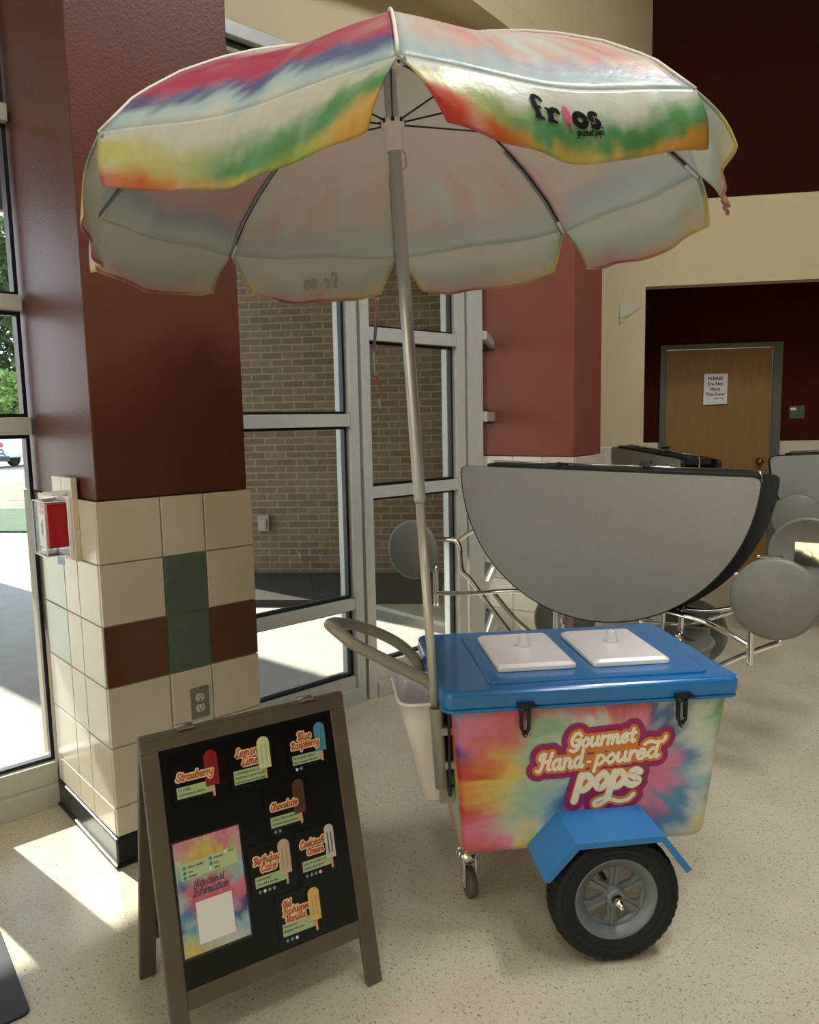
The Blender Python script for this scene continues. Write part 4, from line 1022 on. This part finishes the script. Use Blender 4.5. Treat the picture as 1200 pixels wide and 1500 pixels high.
M_strip = M_greenp; M_icon = mat('icon_blue', '#6f93a5', .4); M_iconw = mat('icon_white', '#dfe4e4', .4)
def text_block(g, lines, x, y, size, z, rot=0, gap=1.35):
    for i, l in enumerate(lines): font(g, l, x, y - i * size * gap, size, z, rot=rot, bold=.00012, shear=.12)
def card(a, b, w, h, rot, label, names, popc, lines, dots, pop, strip, name_pos, rounded=.009, tone=None):
    M = SF @ PM @ Matrix.Translation((a, b, .0006 - .004)) @ Matrix.Rotation(rad(rot), 4, 'Z')
    t = thing('menu_card', label, 'card', M, 'ice pop flavour cards on the sandwich board')
    g = G(); g.prism(rrect(0, w, 0, h, rounded, 4), 0, .0012); g.build('card_sheet', M_card, t)
    sx0, sx1, sy0, sy1 = strip
    g = G(); g.prism([(sx0, sy0), (sx1, sy0), (sx1, sy1), (sx0, sy1)], .0013, .0016); g.build('text_strip', M_strip, t)
    g = G(); text_block(g, lines, sx0 + .003, sy1 - .0095, .0082, .0018); g.build('description', M_inkp, t)
    # name lettering over a cream outline
    for r, z, nm, mm in ((.0046, .0027, 'name_outline', M_creamp), (.0014, .0037, 'name_lettering', M_rust)):
        g = G()
        for tx, x, y, sz, wd in name_pos:
            w1 = script_strokes(tx, sz)[1]; sz2 = sz * min(1, wd / w1 * 1.12); script(g, tx, x, y, sz2, r, z, width=wd)
        if r > .003:
            for tx, x, y, sz, wd in name_pos: stroke_poly(g, [(x + .003, y + sz * .4), (x + wd - .002, y + sz * .4)], r, z - .0002)
        g.build(nm, mm, t)
    px0, px1, py0, py1 = pop
    pm = mat('pop_' + names, popc, .35, noise_amt=.08, nscale=60)
    g = G(); rr = (px1 - px0) / 2 - .0005; poly = [(px0, py0), (px1, py0)] + [((px0 + px1) / 2 + rr * 1.03 * math.cos(rad(q)), py1 - rr + rr * math.sin(rad(q))) for q in range(0, 181, 15)]
    zz = .0042 if names not in ('strawberry', 'blue_raspberry', 'chocolate', 'birthday_cake') else .0018
    g.prism(poly, zz, zz + .0004); ip = g.build('ice_pop', pm, t)
    g = G()
    for f in (.33, .67): g.prism(rrect(px0 + (px1 - px0) * f - .0016, px0 + (px1 - px0) * f + .0016, py0 + .012, py1 - .02, .0014, 3), zz + .00042, zz + .0006)
    gc = tuple(min(1, v * .86) for v in [int(popc.lstrip('#')[i:i + 2], 16) / 255 for i in (0, 2, 4)])
    g.build('pop_groove', mat('pop_groove_' + names, gc if tone is None else tone, .4), ip)
    g = G(); g.prism(rrect((px0 + px1) / 2 - .0022, (px0 + px1) / 2 + .0038, py0 - .026, py0, .002, 3), .0034, .0037); g.build('pop_stick', mat('stick_' + names, '#d9a27c', .5), ip)
    for i, cc in enumerate(dots):
        g = G(); g.lathe([(.0042, .0013), (.0042, .0018), (0, .0018)], 14, Matrix.Translation((sx0 + .010 + i * .0125, sy0 - .011, 0))); g.build('allergen_icon', M_iconw if cc == 'w' else M_icon, t)
card(.061, .585, .123, .121, -1, 'black card with red ice pop named Strawberry', 'strawberry', '#8c2126', ["it's a safe,", 'scrumptious classic,', "you can't go wrong."], '', (.083, .117, .030, .115), (.012, .100, .016, .043), [('Strawberry', .014, .058, .0135, .088)])
card(.201, .585, .124, .121, -1, 'black card with pale green ice pop named Lemon Lime', 'lemon_lime', '#cfd9a4', ['a heavenly burst of', 'sunshine in your mouth,', 'will give you all the feels', 'of summer.'], '', (.080, .113, .037, .116), (.014, .097, .012, .046), [('Lemon', .022, .078, .0150, .060), ('Lime', .036, .055, .0150, .045)])
card(.359, .583, .123, .125, -1, 'black card with blue ice pop named Blue Raspberry', 'blue_raspberry', '#4f93b4', ['More great against', 'blue raspberries for', 'the pop, cure magic!'], 'wb', (.082, .113, .044, .118), (.014, .098, .022, .046), [('Blue', .034, .083, .0125, .038), ('Raspberry', .014, .063, .0125, .078)])
card(.282, .447, .124, .128, -1, 'black card with brown ice pop named Chocolate', 'chocolate', '#5a3c2c', ['sweet, the production', 'of endorphins in your', "brain, it's science."], 'bb', (.078, .110, .040, .125), (.012, .098, .021, .047), [('Chocolate', .014, .064, .0145, .074)])
card(.223, .315, .120, .128, -1, 'black card with beige ice pop named Birthday Cake', 'birthday_cake', '#c3b093', ['interesting?', 'just add a candle,', 'careful of fires tho.'], 'bwbb', (.078, .110, .038, .122), (.012, .096, .024, .050), [('Birthday', .012, .080, .0125, .068), ('Cake', .028, .060, .0135, .042)])
card(.352, .303, .117, .137, -1, 'black card with white and black ice pop named Cookies and Cream', 'cookies_and_cream', '#c9c5bd', ['Lots of cookies in this', "cream, you don't", "always, and we're good!"], 'bbbw', (.078, .105, .050, .135), (.010, .095, .034, .060), [('Cookies&', .008, .094, .0120, .068), ('Cream', .026, .074, .0125, .046)], tone=(.32, .3, .28))
card(.277, .177, .127, .128, -1, 'black card in a clear sleeve with yellow ice pop named Old Fashioned Vanilla', 'vanilla', '#d8b768', ["Would you", "believe? like you."], 'bbw', (.086, .117, .040, .121), (.012, .100, .026, .056), [('Old', .018, .096, .0130, .022), ('Fashioned', .018, .077, .0130, .074), ('Vanilla', .022, .058, .0135, .054)], rounded=.002)
# allergen poster
POST = ['PKKPKPKP', 'KPPYYPPK', 'KQYYYYQP', 'WQYOQYQK', 'MQQMMQQK', 'LMMMMMML', 'LDPCCPLL', 'LPCPPCLP', 'WPCPCCPP', 'LBPCPPPP', 'TTPPKPPD', 'DLLWKLDD', 'LTWLWLDL', 'YMLWWWLL', 'YYQWWWWL', 'QYYQWWWQ']
PMx = SF @ PM @ Matrix.Translation((.048, .2415, -.0034)) @ Matrix.Rotation(rad(-.3), 4, 'Z'); pw, ph = .162, .262
ps = thing('allergen_poster', 'tie-dye poster listing allergens in a clear sleeve on the board', 'poster', PMx)
g = G(); g.prism(rrect(-.004, pw + .004, -.006, ph + .004, .002, 2), -.0004, .0008); g.build('sleeve', mat('sleeve_dark_edge', '#34332f', .15), ps)
g = G(); nx, ny = 60, 96; vs = [(pw * i / nx, ph * j / ny, .0011) for j in range(ny + 1) for i in range(nx + 1)]
cs = [grid_color(POST, i / nx, 1 - j / ny, 5.5, .04, .03) for j in range(ny + 1) for i in range(nx + 1)]
g.add(vs, [(j * (nx + 1) + i, j * (nx + 1) + i + 1, (j + 1) * (nx + 1) + i + 1, (j + 1) * (nx + 1) + i) for j in range(ny) for i in range(nx)], 0, False, cs)
g.build('printed_sheet', attr_mat('poster_print', .25, coat=.3), ps)
g = G(); g.prism([(.012, .172), (.150, .176), (.150, .214), (.012, .210)], .0013, .0016); g.build('legend_box', mat('legend_green', '#b5cb9c', .3), ps)
g = G()
for tx, x, y in (('dairy (milk)', .028, .198), ('nut', .028, .187), ('gluten', .028, .176), ('peanut', .092, .202), ('soy', .092, .190), ('dye', .092, .179), ('egg', .130, .207)): font(g, tx, x, y, .0085, .0018, shear=.2, bold=.0002)
g.build('legend_lettering', M_inkp, ps)
for i, (x, y) in enumerate(((.020, .201), (.020, .189), (.020, .178), (.084, .205), (.084, .193), (.084, .182), (.124, .210))):
    g = G(); g.lathe([(.0045, .0017), (.0045, .002), (0, .002)], 14, Matrix.Translation((x, y, 0))); g.build('legend_icon', M_iconw if i in (5, 6) else mat('icon_teal', '#4f8f9b', .4), ps)
g = G(); script(g, 'Nutritional', .038, .150, .0095, .0010, .0017, width=.075); script(g, 'Information', .034, .130, .0105, .0012, .0017, width=.088); g.build('title_lettering', mat('title_ink', '#3f4a66', .4), ps)
g = G(); g.prism([(.038, .020), (.126, .020), (.126, .116), (.038, .116)], .0013, .0016); g.build('blank_square', M_white, ps)

# ------------------------------------------------------------------ folded cafeteria tables
M_tubeblk = mat('black_table_edge', '#0a0a0a', .6)
def leaf_poly(cx, R, H, r=.05, n=44):
    pts = []
    for k in range(n + 1):
        a = math.pi + math.pi * k / n; pts.append((cx + R * math.cos(a), H * math.sin(a)))
    pts[0] = (cx - R, -.03); pts[-1] = (cx + R, -.03)
    pts += [(cx + R - .003, -.015), (cx + R - .012, -.005), (cx + R - .03, 0), (cx - R + .03, 0), (cx - R + .012, -.005), (cx - R + .003, -.015)]
    return pts
def seat(t, x, y, z, R, ax, up=True):
    """round stool seat, its flat top facing along ax"""
    M = Matrix.Translation((x, y, z)) @ Vector(ax).to_track_quat('Z', 'Y').to_matrix().to_4x4()
    g = G(); g.lathe([(0, .018), (R - .02, .018), (R - .006, .012), (R, .002), (R - .004, -.006), (R - .012, -.010), (R - .016, -.004), (0, -.004)], 56, M)
    s = g.build('seat', M_seat, t)
    g = G(); g.box(-.05, .05, -.05, .05, -.009, -.005, M=M); g.lathe([(.018, -.05), (.018, -.009)], 16, M); g.build('seat_bracket', M_chrome, s)
    return s
def caf_table(M, label, detail=True, R=.671, H=.700, tilt=-1.9, topz=1.236):
    t = thing('folding_cafeteria_table', label, 'table', M, 'folded cafeteria tables')
    T1 = Matrix.Translation((-.055, 0, topz)) @ Matrix.Rotation(rad(-tilt), 4, 'Y') @ Matrix.Rotation(rad(90), 4, 'X')
    g = G(); g.prism(leaf_poly(0, R - .006, H - .006), -.0, .0125); g.build('tabletop', M_lam, t, T1)
    g = G(); p = leaf_poly(0, R, H); g.prism(p, -.020, .0105); g.build('tabletop_edge', M_tubeblk, t, T1)
    T2 = Matrix.Translation((.015, .20, topz)) @ Matrix.Rotation(rad(-tilt), 4, 'Y') @ Matrix.Rotation(rad(90 - 6), 4, 'X')
    g = G(); g.prism(leaf_poly(0, R - .006, H - .006), -.0125, .0); g.build('tabletop', M_lam, t, T2)
    g = G(); g.prism(leaf_poly(0, R, H), -.0105, .020); g.build('tabletop_edge', M_tubeblk, t, T2)
    Th = Matrix.Translation((-.0, .06, topz)) @ Matrix.Rotation(rad(-tilt), 4, 'Y')
    g = G(); g.box(-.60, .60, -.045, .10, -.030, .012); g.build('hinge_rail', M_tubeblk, t, Th, bevel=.004)
    g = G(); g.tube([(-.60, .02, .022), (.60, .02, .022)], .004, 8); g.tube([(.60, .02, .022), (.612, .02, .0), (.612, .02, -.05)], .004, 8); g.build('hinge_rod', M_chrome, t, Th)
    for x in (-.27, .12):
        g = G(); g.box(x - .035, x + .045, -.02, .05, .008, .020); g.box(x - .01, x + .045, -.01, .03, .018, .034, M=Matrix.Rotation(rad(-6), 4, 'Y')); g.lathe([(.012, 0), (.012, .01), (0, .012)], 12, Matrix.Translation((x + .02, -.02, .02)) @ Matrix.Rotation(rad(90), 4, 'X'))
        g.build('hinge_latch', M_black, t, Th, bevel=.002)
    return t
TB = frame((.917, 3.38, 0), 115)
T = caf_table(TB, 'folded round cafeteria table with grey top and chrome legs behind the cart')
seat(T, -1.043, .10, .807, .155, (-.15, -1, .06)); seat(T, .673, -.17, .742, .166, (-.02, -1, .10)); seat(T, .803, .18, .872, .16, (.12, 1, -.1)); 
seat(T, .34, .28, .455, .155, (.1, 1, -.15)); seat(T, -.28, .28, .455, .155, (-.1, 1, -.15)); seat(T, .30, .05, .46, .15, (.1, .1, -1)).name = 'seat'
def leg(pts, r=.0135, n=6, name='leg', m=None):
    g = G(); g.tube(smoothpts(pts, n), r, 12); g.build(name, m or M_chrome, T)
# left side tubes
leg([(-.905, .08, .735), (-.905, .08, .52)], .013)
leg([(-.905, .08, .590), (-.75, .07, .600), (-.50, .06, .635), (-.30, .1, .63), (-.05, .16, .60)], .0115)
leg([(-1.0, .09, .862), (-.86, .09, .872), (-.785, .10, .852), (-.768, .10, .72), (-.72, .11, .66), (-.54, .12, .43), (-.40, .14, .28), (-.34, .16, .09)], .0125)
leg([(-.79, .11, .865), (-.715, .12, .915), (-.60, .13, .95), (-.40, .14, 1.0)], .0105)
leg([(-.64, .19, .60), (-.52, .20, .46), (-.38, .21, .33), (-.30, .22, .09)], .0125)
# right side tubes
leg([(.59, -.16, .62), (.592, -.16, .455)], .0145)
leg([(.585, -.16, .535), (.50, -.13, .575), (.43, -.09, .597), (.34, -.02, .602), (.26, .05, .60), (.1, .10, .62)], .0135)
leg([(.71, .0, .522), (.60, .02, .46), (.486, .04, .385), (.38, .06, .30), (.30, .08, .09)], .0125)
leg([(.52, .10, .63), (.40, .12, .60), (.25, .14, .60), (.0, .16, .60), (-.2, .16, .6)], .0115)
leg([(.55, .22, .60), (.42, .22, .54), (.30, .22, .50), (.10, .22, .50)], .010)
leg([(.30, .10, .62), (.30, .10, .30), (.30, .10, .09)], .0125)
leg([(-.28, .10, 1.15), (-.28, .10, .09)], .0125); leg([(.22, .10, 1.15), (.22, .10, .09)], .0125)
leg([(.60, -.02, .885), (.70, .02, .880)], .006, name='brace'); leg([(-.34, .16, .10), (.34, .16, .10)], .0125, name='stretcher')
g = G(); g.box(.27, .42, .20, .212, .36, .50); g.build('bracket_plate', M_steel, T, bevel=.004)
for x in (-.33, .32):
    for y in (.02, .24):
        g = G(); g.lathe([(0, -.012), (.036, -.012), (.040, 0), (.036, .012), (0, .012)], 20, Matrix.Translation((x, y, .040)) @ Matrix.Rotation(rad(90), 4, 'Y')); g.tube([(x, y, .04), (x, y + (.04 if y < .1 else -.04), .09), (x, .12, .10)], .010, 8); g.build('caster', M_black, T)
# two more tables behind
T = caf_table(frame((1.60, 5.05, 0), 176), 'folded cafeteria table with black hinge hardware in front of the tan door', R=.62, H=.62, topz=1.24)
seat(T, .2, -.28, .7, .16, (0, -1, .1)); seat(T, -.45, -.25, .7, .16, (0, -1, .1))
leg([(-.5, .05, .7), (-.1, .08, .6), (.4, .05, .7)]); leg([(-.28, .10, 1.15), (-.28, .10, .04)]); leg([(.26, .10, 1.15), (.26, .10, .04)]); leg([(-.34, .1, .05), (.34, .1, .05)], name='stretcher')
T = caf_table(frame((3.04, 4.68, 0), 100), 'folded cafeteria table with dim grey top at the right edge', R=.69, H=.70, topz=1.235, tilt=2.0)
seat(T, -.62, -.18, .84, .15, (-.35, -1, .1)); seat(T, .6, -.2, .8, .16, (0, -1, 0))
leg([(-.60, -.05, .72), (-.45, .05, .62), (.1, .1, .6), (.5, .05, .6)]); leg([(-.28, .10, 1.15), (-.28, .10, .04)]); leg([(.26, .10, 1.15), (.26, .10, .04)]); leg([(-.34, .1, .05), (.34, .1, .05)], name='stretcher')
leg([(-.78, -.02, .82), (-.70, .02, .84), (-.66, .02, .70), (-.60, .05, .55)], .010)

# ------------------------------------------------------------------ fixtures on the pillar
OM = PF @ Matrix.Translation((.320, 0, .492)) @ Matrix.Rotation(rad(90), 4, 'X')
ot = thing('power_outlet', 'steel duplex power outlet on the glazed pillar tiles', 'outlet', OM)
g = G(); g.prism(rrect(-.035, .035, -.057, .057, .003, 3), 0, .004); g.build('cover_plate', M_steel, ot, bevel=.0015)
for y in (.0195, -.0195):
    g = G(); g.prism([(.0165 * math.cos(rad(a)), y + max(-.0135, min(.0135, .0175 * math.sin(rad(a))))) for a in range(0, 360, 12)], .004, .0065); so_ = g.build('socket', mat('ivory_socket', '#cfc9ae', .35), ot)
    g = G(); g.box(-.0075, -.0052, y - .0005, y + .0085, .0066, .0072); g.box(.0052, .0075, y, y + .0085, .0066, .0072); g.lathe([(.0028, .0066), (.0028, .0072), (0, .0072)], 10, Matrix.Translation((0, y - .007, 0))); g.build('slot', M_gasket, so_)
g = G(); g.lathe([(.003, .004), (.003, .0055), (0, .006)], 10); g.build('screw', M_steel, ot)
g = G(); g.box(-.020, 0, .150, .2485, 1.03, 1.312); g.box(-.020, 0, .2515, .35, 1.03, 1.312)
tag(g.build('backing_tiles', M_tile, M=PF, bevel=.002), 'pair of cream tiles raised behind the red fire alarm', 'tiles')
AM = PF @ Matrix.Translation((-.021, .240, 1.145)) @ Matrix.Rotation(rad(-90), 4, 'Z') @ Matrix.Rotation(rad(90), 4, 'X')   # x toward the near edge, y up, z out of the wall
al = thing('fire_alarm_station', 'red fire alarm pull station under a clear cover', 'fire alarm', AM)
M_red2 = mat('alarm_red', '#b01a22', .3); M_clear = glass_mat('clear_polycarbonate', (.985, .99, 1.0), ior=1.03); M_clear2 = mat('clear_edge', '#eef2f6', .15)

g = G(); g.prism(rrect(-.074, .074, -.105, .105, .008, 4), 0, .006); g.build('base_plate', M_clear2, al)
g = G(); g.prism(rrect(-.054, .056, -.066, .084, .004, 4), .006, .068); g.build('station_body', M_red2, al, bevel=.003)
g = G(); g.prism(rrect(-.040, .030, -.064, .048, .003, 3), .0685, .071); g.build('pull_panel', M_white, al, bevel=.001)
g = G(); g.prism([(-.012, .010), (.004, .030), (.008, .010), (.0, -.004), (.010, -.012), (-.006, -.030), (-.010, -.010)], .0712, .0722); g.build('pull_symbol', M_inkp, al)
g = G(); font(g, 'PULL DOWN', -.034, .060, .011, .0686, bold=.0003); font(g, 'FIRE', -.022, .036, .014, .0713, bold=.0005); g.build('alarm_lettering', M_white, al)
g = G()
for (x0, x1, y0, y1, z0, z1) in ((-.066, .066, -.092, .092, .078, .081), (-.066, -.063, -.092, .092, .007, .078), (.063, .066, -.092, .092, .007, .078), (-.063, .063, .089, .092, .007, .078), (-.063, .063, -.092, -.089, .007, .078)): g.box(x0, x1, y0, y1, z0, z1)
g.build('clear_cover', M_clear, al)
g = G(); g.tube([(x, y, .080) for x, y in rrect(-.066, .066, -.092, .092, .010, 5)], .0022, 6, closed=True); g.tube([(x, y, .008) for x, y in rrect(-.070, .070, -.098, .098, .010, 5)], .003, 6, closed=True)
for sx_ in (-1, 1): g.tube([(sx_ * .066, .09, .008), (sx_ * .066, .09, .080)], .002, 6); g.tube([(sx_ * .066, -.09, .008), (sx_ * .066, -.09, .080)], .002, 6)
g.build('cover_edge', M_clear2, al)
g = G(); g.box(-.05, .045, .108, .118, .0, .05); g.build('cover_hinge', M_white, al, bevel=.002)
g = G(); g.prism([(-.035, -.135), (.040, -.128), (.042, -.104), (-.033, -.108)], .020, .021); st = g.build('blue_tag', mat('pale_blue_tag', '#9cc6e4', .5), al)
g = G(); font(g, 'fire', -.012, -.126, .012, .0213, shear=.2); g.build('tag_lettering', mat('tag_ink', '#4f86ad', .5), st)

# black rubber mat at the near left
mt = thing('floor_mat', 'black rubber floor mat at the near left corner', 'mat', frame((-.985, 1.745, 0), -38.3))
g = G(); g.prism(rrect(0, 1.35, .0, .9, .02, 4), .0005, .007); g.build('mat_base', M_black_rubber, mt, bevel=.002)
g = G()
for i in range(30):
    for j in range(12): x = .07 + i * .04; y = .06 + j * .045; g.box(x, x + .030, y, y + .03, .007, .0105)
g.build('mat_nubs', mat('mat_rubber', '#15171a', .55), mt)
